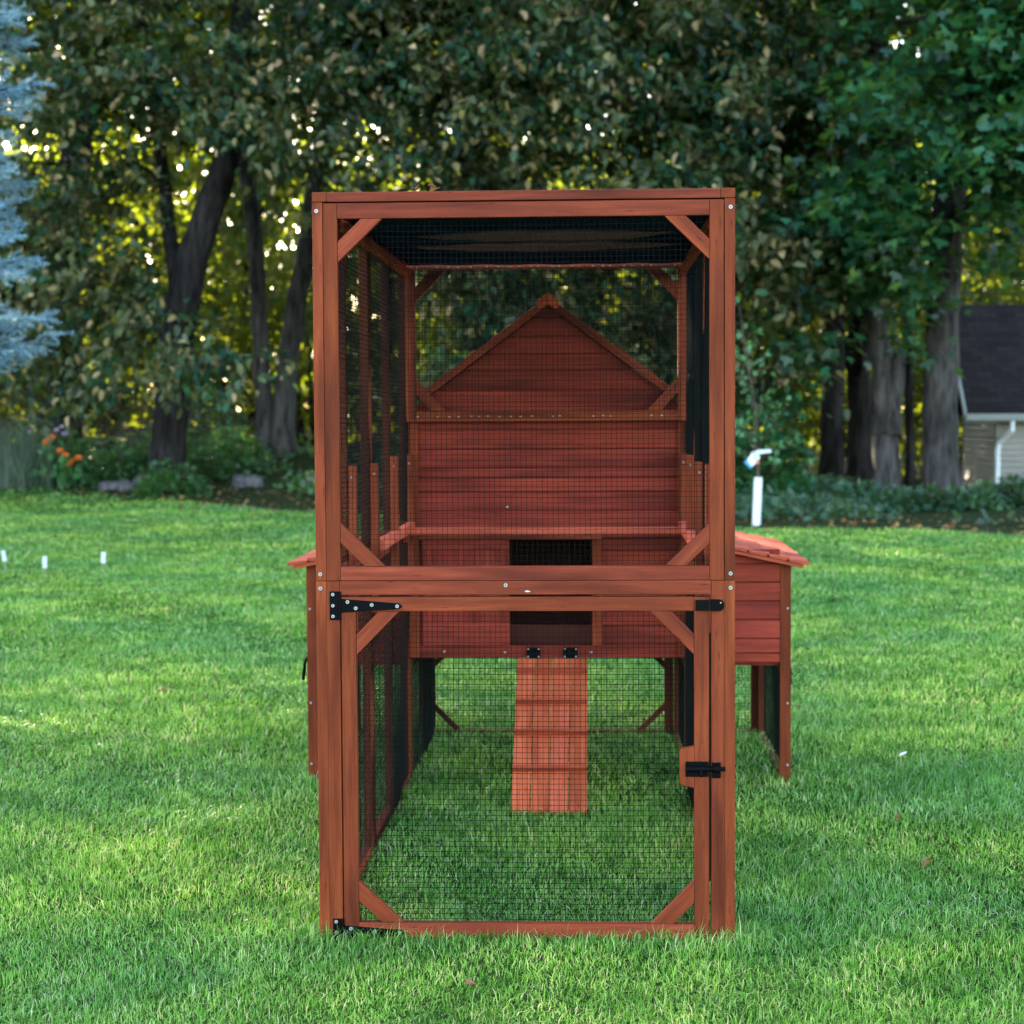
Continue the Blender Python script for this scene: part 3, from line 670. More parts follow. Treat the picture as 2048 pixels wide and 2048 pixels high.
def thin(c):
    # lower limbs were shed where the trunks stand free
    px = np.array([(1024+FPX*math.tan(math.atan2(x-CX, y-CY)-YAW))/1.06 for x, y, z in c]); py = (825-(c[:, 2]-CZ)*FPX/(c[:, 1]-CY))/1.06; k = np.ones(len(c), bool)
    for a, b_, y0, y1, keep in BARE: k &= ~((px > a) & (px < b_) & (py > y0) & (py < y1) & (rng.random(len(c)) > keep))
    return c[k]
def tree(name, label, cat, trunks, limbs_to, crown, mat, bark, lsize, asp, shape, nper, length, spread, droop, tilt, group=None, upper=None, twig=.35):
    """trunks: list of (points, radii); crown: (n,3) spray centres"""
    crown = thin(crown); base = Vector(trunks[0][0][0]); base.z = float(gh(base.x, base.y)); t = thing(name, label, cat, base, group)
    b = MB(); paths = []
    for pts, rad in trunks:
        pts = [(p[0], p[1], p[2]) for p in pts]; paths += trunk_path(b, pts, rad)
    for _ in range(limbs_to):
        if len(crown) == 0: break
        c = Vector(crown[int(rng.integers(len(crown)))].tolist()); cand = [p for p in paths if p.z < c.z+.5 and p.z > 1.2] or paths
        s_ = min(cand, key=lambda p: (p-c).length+random.uniform(0, 1.2)); L = (c-s_).length
        if L > 6.5: continue
        n = 6; q = wig(s_, c, n, L*.035); b.tube(q, [max(.008, .045*L/3*(1-i/n)+.006) for i in range(n+1)], 6, cap=False)
    b.build('trunk', bark, t, smooth=True)
    ctr = np.array([base.x, base.y, 4.5]); outs = unit(crown-ctr+rng.normal(0, 1.2, crown.shape)*np.array([1, 1, .5])); outs[:, 2] *= .35; outs = unit(outs)
    C, D, Nn = sprays(crown, outs, nper, length, spread, droop, tilt); sz = lsize*rng.uniform(.65, 1.25, len(C))
    leaves('crown', C, D, Nn, sz, asp, mat, shape, t)
    if upper is not None:
        c, r_, n = upper; u = unit(rng.normal(0, 1, (n, 3)))*rng.random((n, 1))**.45*np.array(r_)+np.array(c)
        leaves('upper_crown', u, rng.normal(0, 1, (n, 3)), rng.normal(0, 1, (n, 3))+[0, 0, 1], .42*rng.uniform(.7, 1.2, n), 1, mat, (QUAD, QUAD_F), t)
    return t
def blob(c, r, n, shell=.5):
    u = unit(rng.normal(0, 1, (n, 3)))*(shell+(1-shell)*rng.random((n, 1)))**.6; return u*np.array(r)+np.array(c)
def cloudpts(x0, x1, y0, y1, z0, z1, n, cl=.42, k=None):
    """spray centres gathered in clumps with gaps between"""
    k = k or max(4, n//11); cc = np.stack([rng.uniform(x0, x1, k), rng.uniform(y0, y1, k), rng.uniform(z0, z1, k)], -1)
    p = cc[rng.integers(k, size=n)]+rng.normal(0, 1, (n, 3))*np.array([cl, cl, cl*.5]); return p

LA = mat_leaf('linden_leaf', [(0, (.002, .012, .008)), (.45, (.007, .042, .024)), (.74, (.030, .105, .040)), (.87, (.09, .08, .025)), (.94, (.32, .22, .09)), (1, (.62, .42, .22))], ((.38, .31, .13), .34), (.26, .42, .02), .22, .45, 1.1, .30)
LB = mat_leaf('maple_leaf', [(0, (.003, .024, .014)), (.5, (.010, .062, .032)), (.85, (.028, .13, .05)), (1, (.12, .20, .03))], ((.03, .18, .06), .5), (.26, .46, .02), .28, .40, .9, .5)
LC = mat_leaf('sunny_leaf', [(0, (.02, .045, .008)), (.6, (.035, .065, .01)), (1, (.07, .07, .01))], ((.08, .08, .012), .5), (.34, .40, .012), .45, .6, .5)
LD = mat_leaf('far_leaf', [(0, (.012, .03, .01)), (1, (.03, .055, .015))], ((.05, .06, .015), .4), (.42, .52, .02), .5, .6, .4)
ML, LFS, LBS = (LEAF, LEAF_F), (LEAF, LEAF_F), (LOBED, LOBED_F)

def T_(px, Y): return at(px, Y)
# left and centre: tall lindens with drying leaves
A = dict(mat=LA, bark=BARKD, lsize=.165, asp=.62, shape=ML, nper=26, length=.5, spread=.17, droop=.55, tilt=.7)
g = float(gh(-7, 28))
tree('linden_tree', 'large dark tree leaning right with browning leaves, left of the double trunk', 'tree',
     [([(T_(310, 23.2), 23.2, float(gh(-6, 23.2))-.1), (T_(338, 23.2), 23.2, 2.4), (T_(372, 23.2), 23.2, 3.6), (T_(435, 23.2), 23.2, 4.9), (T_(480, 24), 24, 8), (T_(490, 25.5), 25.5, 14)], [.26, .24, .23, .19, .15, .1]),
      ([(T_(346, 23.2), 23.2, 2.9), (T_(300, 25), 25, 6), (T_(250, 26), 26, 10)], [.11, .09, .05])],
     14, np.concatenate([cloudpts(-8.6, -3.8, 22.0, 24.5, 5.0, 8.2, 470), cloudpts(-8.2, -6.3, 22, 24.5, 1.6, 5.0, 190, .45, 16), cloudpts(-5.6, -4.7, 21.6, 23, 1.3, 3.4, 60, .35, 7), cloudpts(-4.9, -4.2, 23, 24.5, 4.2, 5, 40)]), upper=((-6, 25, 12), (4.5, 4, 4.5), 3200), **A)
tree('linden_tree', 'tree with two slender trunks from one base, left of the chicken run', 'tree',
     [([(T_(505, 28.5), 28.5, .45), (T_(497, 28.5), 28.5, 2.0), (T_(487, 28.5), 28.5, 4.2), (T_(466, 28.5), 28.5, 6), (T_(470, 28.5), 28.5, 11)], [.17, .145, .135, .12, .06]),
      ([(T_(535, 28.5), 28.4, .42), (T_(545, 28.4), 28.4, 2.2), (T_(585, 28.4), 28.4, 4.2), (T_(640, 28.4), 28.4, 7.2), (T_(660, 28), 28, 12)], [.21, .18, .17, .14, .08])],
     10, np.concatenate([cloudpts(-5.2, -1.2, 22, 25.5, 4.4, 8.4, 540), cloudpts(-4.5, -1.5, 26, 28, 5, 9, 200, .6)]), upper=((-3.5, 25, 12.5), (4, 4, 4.5), 3000), **{**A, 'bark': BARK})
tree('linden_tree', 'broad browning tree directly behind the top of the chicken run', 'tree',
     [([(T_(905, 27), 27, .2), (T_(900, 27), 27, 4), (T_(905, 27), 27, 9), (T_(900, 27), 27, 14)], [.26, .22, .16, .08])],
     16, np.concatenate([cloudpts(-1.8, 1.9, 21, 24.5, 4.2, 8.2, 620), cloudpts(-1.5, 1.8, 25, 27, 4.5, 9, 260, .6), cloudpts(-2.5, -.2, 23.5, 26, 1.8, 4.6, 190, .4), cloudpts(.3, 1.6, 24, 26, 1.8, 3.6, 60, .4), cloudpts(-1.8, 1.5, 24, 26, 2.6, 4.4, 150)]), upper=((0, 25, 12.5), (4, 4, 4.5), 3000), **A)
tree('linden_tree', 'tree with pale drying leaf clusters drooping above the sapling', 'tree',
     [([(T_(1380, 28), 28, .0), (T_(1370, 28), 28, 4), (T_(1350, 28), 28, 9), (T_(1340, 27), 27, 13)], [.2, .18, .14, .08])],
     12, np.concatenate([cloudpts(1.4, 3.6, 21, 24.5, 3.4, 7.8, 420), cloudpts(2.2, 3.3, 22, 24, 2.0, 3.6, 70)]), upper=((2.5, 25, 12), (3, 3.5, 4.5), 2200), **A)
tree('linden_tree', 'dark tree at the upper left behind the blue spruce', 'tree',
     [([(T_(120, 29), 29, .5), (T_(130, 29), 29, 4), (T_(165, 29), 29, 6.6), (T_(205, 29), 29, 8.8), (T_(215, 29), 29, 14)], [.28, .25, .27, .26, .12]),
      ([(T_(165, 29), 29, 6.4), (T_(240, 29), 29, 8.6), (T_(300, 29), 29, 11)], [.12, .08, .05])],
     12, cloudpts(-11.5, -8.2, 24, 27, 1.8, 9, 480), upper=((-10, 27, 13), (4, 4, 4.5), 3000), **A)
# right: maples
B_ = dict(mat=LB, lsize=.15, asp=1.0, shape=LBS, nper=24, length=.6, spread=.2, droop=.25, tilt=.45)
tree('maple_tree', 'thick grey trunk maple beside the garage', 'tree',
     [([(T_(1780, 23.5), 23.5, -.1), (T_(1772, 23.5), 23.5, 1.3), (T_(1778, 23.5), 23.5, 3), (T_(1792, 23.5), 23.5, 4.6), (T_(1790, 23.5), 23.5, 7), (T_(1790, 23.5), 23.5, 13)], [.25, .245, .235, .24, .2, .1])],
     10, np.concatenate([cloudpts(4.2, 7.2, 18.5, 21.5, 4.1, 7.4, 330, .5), cloudpts(4.0, 5.2, 20, 22, 2.9, 4.2, 50, .35)]), upper=((6, 22, 11.5), (4, 4, 4.5), 2600), bark=BARK, **B_)
tree('maple_tree', 'maple with a cut stub on its forked grey trunk', 'tree',
     [([(T_(1672, 24), 24, -.1), (T_(1672, 24), 24, 1.2), (T_(1652, 24), 24, 2.7), (T_(1655, 24), 24, 5), (T_(1650, 24), 24, 8), (T_(1640, 24), 24, 12)], [.185, .19, .14, .115, .1, .05]),
      ([(T_(1680, 23.9), 23.9, .9), (T_(1690, 23.9), 23.9, 1.6), (T_(1697, 23.9), 23.9, 2.18)], [.13, .10, .10])],
     8, np.concatenate([cloudpts(3.3, 5.6, 19.5, 22.5, 3.2, 7.2, 280, .5), cloudpts(3.0, 4.6, 21, 23, 2.1, 3.5, 45, .35, 7)]), upper=((4.5, 23, 11), (3, 3, 4), 1600), bark=BARK, **B_)
tree('maple_tree', 'dark trunk maple just left of the forked one', 'tree',
     [([(T_(1622, 27), 27, -.1), (T_(1620, 27), 27, 3), (T_(1625, 27), 27, 7), (T_(1620, 27), 27, 12)], [.20, .19, .16, .1])],
     8, cloudpts(3.0, 5.2, 23.5, 26.5, 2.4, 8, 260, .5), upper=((4, 27, 11.5), (3, 3, 4), 1600), bark=BARKD, **B_)
tree('maple_tree', 'slim dark trunk maple farthest left of the right hand trunks', 'tree',
     [([(T_(1568, 29), 29, -.1), (T_(1572, 29), 29, 3), (T_(1560, 29), 29, 8), (T_(1560, 29), 29, 12)], [.2, .18, .14, .08])],
     6, np.concatenate([cloudpts(2.4, 4.6, 25, 28, 2.9, 6.5, 200, .5), cloudpts(2.2, 2.9, 24.5, 27, 1.2, 2.8, 30, .35)]), bark=BARKD, **B_)
tree('maple_tree', 'thin dark trunk standing between the two thick grey trunks', 'tree',
     [([(T_(1716, 29), 29, -.2), (T_(1712, 29), 29, 3), (T_(1722, 29), 29, 7), (T_(1720, 29), 29, 11)], [.08, .07, .06, .03])],
     4, cloudpts(5.2, 7.2, 26, 29, 4, 8, 160, .5), bark=BARKD, **B_)
tree('maple_tree', 'green maple with a pale limb at the upper right edge', 'tree',
     [([(T_(2050, 25), 25, -.2), (T_(1990, 25), 25, 3), (T_(1895, 24.5), 24.5, 6.4), (T_(1940, 24.5), 24.5, 8.5), (T_(1990, 24), 24, 12)], [.26, .22, .17, .14, .08])],
     6, cloudpts(5.8, 8.4, 19.5, 23, 4.2, 7.8, 260, .5), upper=((8, 24, 11.5), (3.5, 3.5, 4), 1800), bark=BARK, **B_)

# understory beyond, catching the sun
def shrub_proto(n, r_, ls):
    t = thing('understory_tree', 'x', 'tree', (0, 0, 0)); b = MB()
    for k in range(3): b.tube(wig((random.uniform(-.2, .2), 0, -.3), (random.uniform(-.8, .8), random.uniform(-.5, .5), 3.4), 6, .06), [.06, .055, .05, .04, .03, .02, .012], 6)
    b.build('trunk', BARKD, t, smooth=True)
    c = blob((0, 0, 2.3), r_, n, .2); C, D, Nn = sprays(c, unit(rng.normal(0, 1, c.shape)), 12, .4, .22, .3, .7)
    leaves('crown', C, D, Nn, ls*rng.uniform(.7, 1.3, len(C)), 1, LC, (QUAD, QUAD_F), t)
    return t
sh = [shrub_proto(230, (2.0, 1.3, 2.5), .15), shrub_proto(200, (1.7, 1.2, 2.3), .15)]
us = [(x+random.uniform(-.4, .4), (36, 39)[i % 2]+random.uniform(-.6, .6), (1, 1.75)[i % 2]) for i, x in enumerate(np.arange(-15.5, 12.8, 1.15))]
ORD = ['first', 'second', 'third', 'fourth', 'fifth', 'sixth', 'seventh', 'eighth', 'ninth', 'tenth', 'eleventh', 'twelfth', 'thirteenth', 'fourteenth', 'fifteenth', 'sixteenth', 'seventeenth', 'eighteenth', 'nineteenth', 'twentieth', 'twenty first', 'twenty second', 'twenty third', 'twenty fourth', 'twenty fifth', 'twenty sixth', 'twenty seventh']
for i, (x, y, zs_) in enumerate(us):
    o = sh[i] if i < 2 else copy_tree(sh[i % 2]); o.location = (x, y, float(gh(x, y))-.1); o.rotation_euler.z = random.uniform(0, 6.28); s_ = random.uniform(.85, 1.15); o.scale = (s_, s_, s_*zs_)
    o['label'] = ('%s from the left of the sunlit yellow green %s trees beyond the trunks' % (ORD[i], 'young' if zs_ < 1.5 else 'taller')); o['group'] = 'sunlit young trees behind the trunks'
# tall far trees: bare trunks, high crowns
def far_tree(x, y, n, label):
    t = thing('tall_tree', label, 'tree', (x, y, 0), 'tall trees far behind the lawn'); b = MB(); k_ = random.uniform(.9, 1.12); b.tube([Vector((x, y, 0))+p for p in wig((0, 0, -.5), (random.uniform(-.5, .5), 0, 19), 10, .12)], [.3-.024*i for i in range(11)], 8)
    for k in range(9):
        z = 6+k*1.4; a = random.uniform(0, 6.28); b.tube(wig((x, y, z), (x+math.cos(a)*3, y+math.sin(a)*3, z+2), 4, .2), [.1, .08, .06, .04, .02], 5)
    b.build('trunk', BARKD, t, smooth=True)
    c = blob((x, y, 13.5), (4.2*k_, 4.2*k_, 7.2*k_), n, .1); C, D, Nn = sprays(c, unit(rng.normal(0, 1, c.shape)), 14, .9, .45, .3, .8)
    leaves('crown', C, D, Nn, .34*rng.uniform(.7, 1.3, len(C)), 1, LD, (QUAD, QUAD_F), t)
fs = [(x+random.uniform(-1, 1), y) for x, y in [(-42, 46), (-36.5, 43), (-31, 46), (-26, 42), (-21, 45), (-16.5, 42.5), (-12, 46), (-7.5, 43), (-3, 46.5), (1.5, 43), (6, 46), (10.5, 43), (15, 46), (20, 43), (-28, 33), (-22, 36), (-17.5, 32), (-20, 26), (14, 34), (19, 30), (-24, 50), (-14, 51), (-4, 52), (5, 52), (-34, 51)]]
for i, (x, y) in enumerate(fs):
    far_tree(x, y, (430, 400, 460)[i % 3], 'tall far woodland tree, %s from the left of the high crowns behind the leaves' % ORD[sorted(p[0] for p in fs).index(x)])
# wood beyond
n = 30000; th = rng.uniform(-1.0, 1.0, n); rr = rng.uniform(66, 84, n); C = np.stack([rr*np.sin(th), rr*np.cos(th), rng.random(n)**1.1*13-1], -1)
dw = leaves('distant_woods', C, rng.normal(0, 1, (n, 3)), rng.normal(0, 1, (n, 3)), 1.0*rng.uniform(.6, 1.3, n), 1, LC, (QUAD, QUAD_F)); tag(dw, 'sunlit far edge of the wood seen between the trunks', 'woods', kind='stuff')

# ------------------------------------------------------------------ low plants
def plant(name, label, cat, x, y, rx, ry, h, nl, ls, mat, asp=.8, shape=(LEAF, LEAF_F), group=None, stems=8, z=None):
    z0 = float(gh(x, y)) if z is None else z; t = thing(name, label, cat, (x, y, z0), group)
    b = MB()
    for k in range(stems):
        q = (x+random.uniform(-.7, .7)*rx, y+random.uniform(-.7, .7)*ry, z0+h*random.uniform(.5, .95)); b.tube(wig((x+random.uniform(-.2, .2)*rx, y, z0-.03), q, 4, .02), [.008, .007, .006, .004, .003], 5, cap=False)
    b.build('stem', BARKB, t)
    u = blob((0, 0, 0), (1, 1, 1), nl, .25); u[:, 2] = np.abs(u[:, 2]); C = u*np.array([rx, ry, h])+np.array([x, y, z0]); D = u*np.array([1, 1, .3])+rng.normal(0, .5, (nl, 3)); D[:, 2] -= .2
    Nn = rng.normal(0, .5, (nl, 3)); Nn[:, 2] += 1; leaves('foliage', C, D, Nn, ls*rng.uniform(.6, 1.3, nl), asp, mat, shape, t); return t
LG = mat_leaf('garden_leaf', [(0, (.025, .075, .028)), (.6, (.04, .12, .04)), (1, (.09, .19, .05))], ((.06, .16, .05), .4), (.2, .4, .03), .35)
LL = mat_leaf('light_leaf', [(0, (.06, .20, .07)), (1, (.14, .33, .12))], ((.1, .3, .1), .2), (.2, .45, .05), .35)
LV = mat_leaf('ivy_leaf', [(0, (.018, .055, .030)), (.6, (.03, .09, .045)), (1, (.06, .14, .06))], ((.10, .10, .05), .35), (.2, .35, .03), .3)
for (px, Y, rx, h, nl, lab, m_) in ((150, 24.6, .5, .75, 700, 'leafy green bush under the orange flowers', LG), (222, 24.2, .55, .62, 800, 'low green bush behind the first edging stones', LG), (300, 24.5, .6, .75, 900, 'dark bushy plant in the middle of the left garden bed', LG),
        (375, 25, .6, .7, 900, 'bushy green plant right of the dark bed plant', LG), (440, 26, .6, .8, 900, 'green shrub at the foot of the double trunk', LG), (325, 22.7, .55, .5, 800, 'leafy bush hiding the foot of the leaning trunk', LG), (60, 24.4, .45, .5, 500, 'mixed green plants below the tall grass clump', LG), (395, 28.5, .8, 1.5, 1100, 'tall leafy shrub in shade beside the leaning tree', LG)):
    plant('garden_bush', lab, 'bush', at(px, Y), Y, rx, .4, h, nl, .09, m_, group='bushes in the left garden bed')
# flowering plant with orange blooms
def flowers(name, label, pts, Y, r_, m_, petals=9, leafm=LL, nl=70):
    X = [at(p, Y) for p, _ in pts]; z0 = float(gh(X[0], Y)); t = thing(name, label, 'flowers', (sum(X)/len(X), Y, z0)); b = MB()
    def zz(y_): return CZ-(y_*1.06-825)/FPX*(Y-CY)
    ps = [(x, Y, zz(y_)) for x, (_, y_) in zip(X, pts)]
    for p in ps: b.tube(wig((p[0]+random.uniform(-.08, .08), Y, z0-.02), p, 5, .012), .005, 5, cap=False)
    b.build('stem', LG, t)
    c = np.array(ps)[rng.integers(len(ps), size=nl)]; k = rng.random((nl, 1)); c = c*[[1, 1, 0]]+np.concatenate([rng.normal(0, .07, (nl, 2)), (z0+(c[:, 2:3]-z0)*k*.95)], 1)
    leaves('foliage', c, rng.normal(0, 1, (nl, 3)), rng.normal(0, .5, (nl, 3))+[0, 0, 1], .16*rng.uniform(.7, 1.3, nl), .8, leafm, ML, t)
    for p in ps:
        n_ = petals*2; a = np.arange(n_)*2*math.pi/petals; D = np.stack([np.cos(a), np.sin(a)*.5-.5, .35+np.sin(a)*.6], -1); C = np.repeat([p], n_, 0)+D*.008
        leaves('bloom', C, D, np.repeat([[0, -.8, .6]], n_, 0)+rng.normal(0, .25, (n_, 3)), r_*rng.uniform(.8, 1.2, n_), .8, m_, ML, t)
ORG = mat_plain('orange_petal', (.72, .15, .012), .6); PNK = mat_plain('lilac_petal', (.62, .45, .62), .6); YEL = mat_plain('yellow_petal', (.6, .45, .05), .6)
flowers('orange_flowers', 'tall plant with orange blooms at the left garden bed', [(100, 822), (90, 832), (116, 848), (126, 857), (137, 868), (133, 873), (150, 862)], 24.1, .06, ORG)
flowers('lilac_flowers', 'loose stems with pale lilac blooms behind the orange ones', [(58, 785), (74, 782), (82, 788), (58, 812), (110, 808), (120, 802), (124, 816), (131, 815)], 24.8, .04, PNK, leafm=LG)
# tall ornamental grass clump at the left edge
n = 750; x = at(28, 24.3)+rng.normal(0, .27, n); y = 24.3+rng.normal(0, .2, n); z = gh(x, y); h = rng.uniform(.35, 1.2, n); a = rng.uniform(0, 6.28, n); ln = rng.uniform(0, .55, n)
base = np.stack([x, y, z-.02], -1); ld = np.stack([np.cos(a), np.sin(a), 0*a], -1); wv = np.stack([np.sin(a), -np.cos(a)*.3, 0*a], -1)*.0035; wv = np.where(np.abs(wv[:, :1]) < .002, wv+[[.004, 0, 0]], wv)
mid = base+h[:, None]*(.6*np.array([0, 0, 1.])+.4*ln[:, None]*ld); tip = base+h[:, None]*(np.array([0, 0, 1.])+ln[:, None]*ld)
V = np.stack([base-wv, base+wv, mid+wv*.8, mid-wv*.8, tip], 1).reshape(-1, 3); lp = (np.arange(n)[:, None]*5+np.array([0, 1, 2, 3, 3, 2, 4])[None]).ravel()
tg = raw_mesh('tall_grass', V, lp, np.tile([4, 3], n), mat_leaf('blue_grass', [(0, (.02, .05, .03)), (.6, (.06, .12, .07)), (1, (.22, .21, .12))], ((.04, .07, .04), .5), (.2, .3, .08), .2))
tag(tg, 'clump of tall blue green grass at the left end of the garden bed', 'ornamental grass')
# brush pile
b = MB(); bx, by = at(130, 27), 27; bz = float(gh(bx, by))
for k in range(130):
    p = Vector((bx+random.uniform(-2.3, 2.0), by+random.uniform(-.6, .7), bz+random.uniform(.2, 1.25))); a = random.uniform(-.7, .7); L = random.uniform(.6, 1.7); q = p+Vector((math.cos(a)*L, random.uniform(-.3, .3), math.sin(a)*L*.7-.1))
    b.tube(wig(p, q, 5, .04), [.016, .014, .012, .010, .007, .004], 5)
tag(b.build('brush_pile', BARKB if False else BARK, smooth=True), 'heap of cut grey branches behind the lilac flowers', 'brush pile')
# ground cover on the right bank and scattered low growth
def cover(name, label, x0, x1, yoff, n, h, mat, ls):
    x = rng.uniform(x0, x1, n); y = ledge(x)+yoff[0]+rng.random(n)*(yoff[1]-yoff[0]); dens = field(x, y, 1.6, 21); ok = dens > -.15+.3*rng.random(n)-.1; x, y = x[ok], y[ok]; dens = dens[ok]
    z = gh(x, y)+rng.random(len(x))*h*np.clip(.5+dens*1.5, .15, 1.3)*np.clip((y-ledge(x))/2, .2, 1); C = np.stack([x, y, z], -1); m = len(C)
    o = leaves(name, C, rng.normal(0, 1, (m, 3)), rng.normal(0, .5, (m, 3))+[0, -.3, 1], ls*rng.uniform(.6, 1.3, m), .9, mat, ML); tag(o, label, 'ground cover', kind='stuff')
cover('ground_cover', 'dark leafy ground cover between the right lawn edge and the trunks', 1.8, 10, (1.8, 8), 9000, .24, LV, .10)
cover('ground_cover', 'leafy growth filling the back of the left garden bed', -14, -1.5, (2.6, 8), 9000, .45, LG, .10)
DRY = mat_leaf('dry_leaf', [(0, (.16, .07, .025)), (.5, (.30, .14, .04)), (1, (.45, .27, .10))], ((.3, .15, .05), .2), (.4, .2, .03), .2)
n = 1500; x = rng.uniform(-13, 10, n); y = ledge(x)+rng.normal(1.2, 1.3, n); C = np.stack([x, y, gh(x, y)+.015], -1); o = leaves('leaf_litter', C, rng.normal(0, 1, (n, 3))*[1, 1, .2], rng.normal(0, .4, (n, 3))+[0, 0, 1], .07*rng.uniform(.5, 1.3, n), .8, DRY, ML)
tag(o, 'tan fallen leaves strewn along the edge of the lawn', 'leaf litter', kind='stuff')
# bushes by the garage
for (px, Y, rx, h, nl, lab) in ((1895, 20.5, .8, .30, 1300, 'leafy green bush covering the foot of the garage wall'), (1800, 19.8, .75, .26, 900, 'low leafy bush at the foot of the thick grey trunk'), (1740, 20.2, .6, .28, 700, 'low bush between the two grey trunks'), (1935, 22.5, .7, .35, 900, 'pale leafed bush at the right edge against the garage'), (1540, 24, .8, .35, 800, 'low dark bush left of the grey trunks')):
    plant('low_bush', lab, 'bush', at(px, Y), Y, rx, .6, h, nl, .095, LV, group='low bushes along the right bank')
for (px, Y, h, lab) in ((1440, 22, 1.5, 'tall dark shrub right behind the white trunk guard'),):
    plant('tall_shrub', lab, 'shrub', at(px, Y), Y, .7, .6, h, 1100, .12, LB, 1.0, LBS)

# stones along the bed
ST = mat_bark('field_stone', (.06, .055, .06), (.18, .165, .165), (4, 4, 4))
for (px, Y, w_, h_, lab) in ((212, 23.6, .36, .14, 'flat dark slate stone, leftmost of the edging'), (241, 23.5, .26, .15, 'small round grey stone beside the slate'), (265, 24.0, .28, .20, 'pale grey rounded stone, tallest of the edging row'), (310, 24.6, .34, .20, 'pinkish angular stone in the bed edging'),
                          (343, 25.3, .3, .2, 'brown grey stone farthest back in the left row'), (469, 24.2, .44, .19, 'wide pinkish flat stone in front of the double trunk'), (592, 24.4, .3, .16, 'small pale stone next to the run post')):
    bm = bmesh.new(); bmesh.ops.create_icosphere(bm, subdivisions=3, radius=1); 
    for v in bm.verts:
        c = v.co; k = 1+.12*math.sin(c.x*3+px)+.1*math.sin(c.y*4+px*.3)+.07*math.sin(c.z*6+px)+random.uniform(-.012, .012); v.co = Vector((c.x*w_*.5*k, c.y*w_*.4*k, max(-.3, c.z)*h_*.8*k))
    me = bpy.data.meshes.new('stone'); bm.to_mesh(me); bm.free(); me.materials.append(ST); me.polygons.foreach_set('use_smooth', [True]*len(me.polygons)); o = bpy.data.objects.new('stone', me); COL.objects.link(o); X = at(px, Y); o.location = (X, Y, float(gh(X, Y))+.04)
    tag(o, lab, 'stone', 'stones edging the left garden bed')

# ------------------------------------------------------------------ sapling with white guard
sx_, sy_ = 1.915, 16.6; t = thing('sapling', 'thin young tree in a white trunk guard with a white and blue tie', 'young tree', (sx_, sy_, 0))
b = MB(); b.tube([(sx_-.012, sy_, -.02), (sx_, sy_, .27), (sx_+.012, sy_, .545)], .046, 20, cap=False); b.tube([(sx_-.012, sy_, -.02), (sx_, sy_, .27), (sx_+.012, sy_, .545)], .043, 20, cap=False); b.build('trunk_guard', WHITE, t, smooth=True)
b = MB(); stem = [(sx_, sy_, 0), (sx_+.01, sy_, .55), (sx_+.0, sy_, .75), (sx_-.03, sy_, .95), (sx_-.01, sy_, 1.2), (sx_-.05, sy_, 1.5), (sx_-.11, sy_, 1.8), (sx_-.16, sy_, 2.15), (sx_-.2, sy_, 2.45)]
b.tube(stem, [.022, .019, .018, .015, .013, .011, .009, .006, .003], 8)
tips = []
for (z0, dx, dz) in ((.62, -.12, .55), (.95, .12, .65), (1.0, .28, .35), (.9, -.2, .25), (.72, .45, .25), (1.25, .22, .35), (1.3, -.2, .3), (1.6, .16, .3), (1.75, -.16, .25), (.8, -.36, .06), (1.5, -.22, .3), (.85, .36, .55), (1.9, .12, .22)):
    k = min(range(len(stem)), key=lambda i: abs(stem[i][2]-z0)); p = Vector(stem[k]); p.z = z0; q = p+Vector((dx, random.uniform(-.15, .15), dz)); pth = wig(p, q, 5, .012); b.tube(pth, [.009, .008, .006, .005, .004, .002], 5); tips += pth[2:]
b.build('stem', BARKB, t, smooth=True)
tp = np.array([tuple(p) for p in tips]+[tuple(p) for p in stem[4:]]); n = 190; c = tp[rng.integers(len(tp), size=n)]+rng.normal(0, .035, (n, 3)); leaves('foliage', c, rng.normal(0, 1, (n, 3)), rng.normal(0, .8, (n, 3))+[0, -.6, .6], .065*rng.uniform(.7, 1.3, n), .9, LL, ML, t)
b = MB(); b.prism([(sx_-.115, sy_-.03, .73), (sx_-.06, sy_-.03, .66), (sx_-.01, sy_-.03, .70), (sx_+.03, sy_-.03, .76), (sx_-.0, sy_-.03, .83), (sx_-.05, sy_-.03, .83)], (0, .05, 0)); b.prism([(sx_-.03, sy_-.035, .82), (sx_+.0, sy_-.035, .845), (sx_+.15, sy_-.035, .853), (sx_+.152, sy_-.035, .815), (sx_+.01, sy_-.035, .80)], (0, .03, 0))
b.prism([(sx_-.145, sy_-.032, .715), (sx_-.075, sy_-.032, .635), (sx_-.06, sy_-.032, .66), (sx_-.11, sy_-.032, .735)], (0, .05, 0), mi=1); b.prism([(sx_-.02, sy_-.05, .69), (sx_+.015, sy_-.05, .69), (sx_+.02, sy_-.05, .725), (sx_-.01, sy_-.05, .73)], (0, .02, 0), mi=2)
b.build('tie', [WHITE, BLUEP, ORANGEP], t, .006)

# marker flags on the lawn
for i, (x, y, tilt, lab) in enumerate(((-3.78, 10.6, .03, 'white marker flag farthest right on the left lawn'), (-4.12, 10.15, .0, 'white marker flag in the middle of the three on the left lawn'), (-4.64, 10.85, -.16, 'white marker flag leaning at the left edge of the lawn'))):
    t = thing('marker_flag', lab, 'marker', (x, y, 0), 'white marker flags on the lawn'); lean = Vector((tilt, 0, 1)).normalized()
    b = MB(); b.tube([Vector((x, y, -.02)), Vector((x, y, 0))+lean*.20], .0018, 6); b.build('stake', STEEL, t)
    b = MB(); c0 = Vector((x, y, 0))+lean*.085; sd_ = Vector((lean.z, 0, -lean.x))*.017; b.prism([c0-sd_, c0+sd_, c0+sd_+lean*.09, c0-sd_+lean*.09], (0, .004, 0)); b.build('tag', WHITE, t, .001)

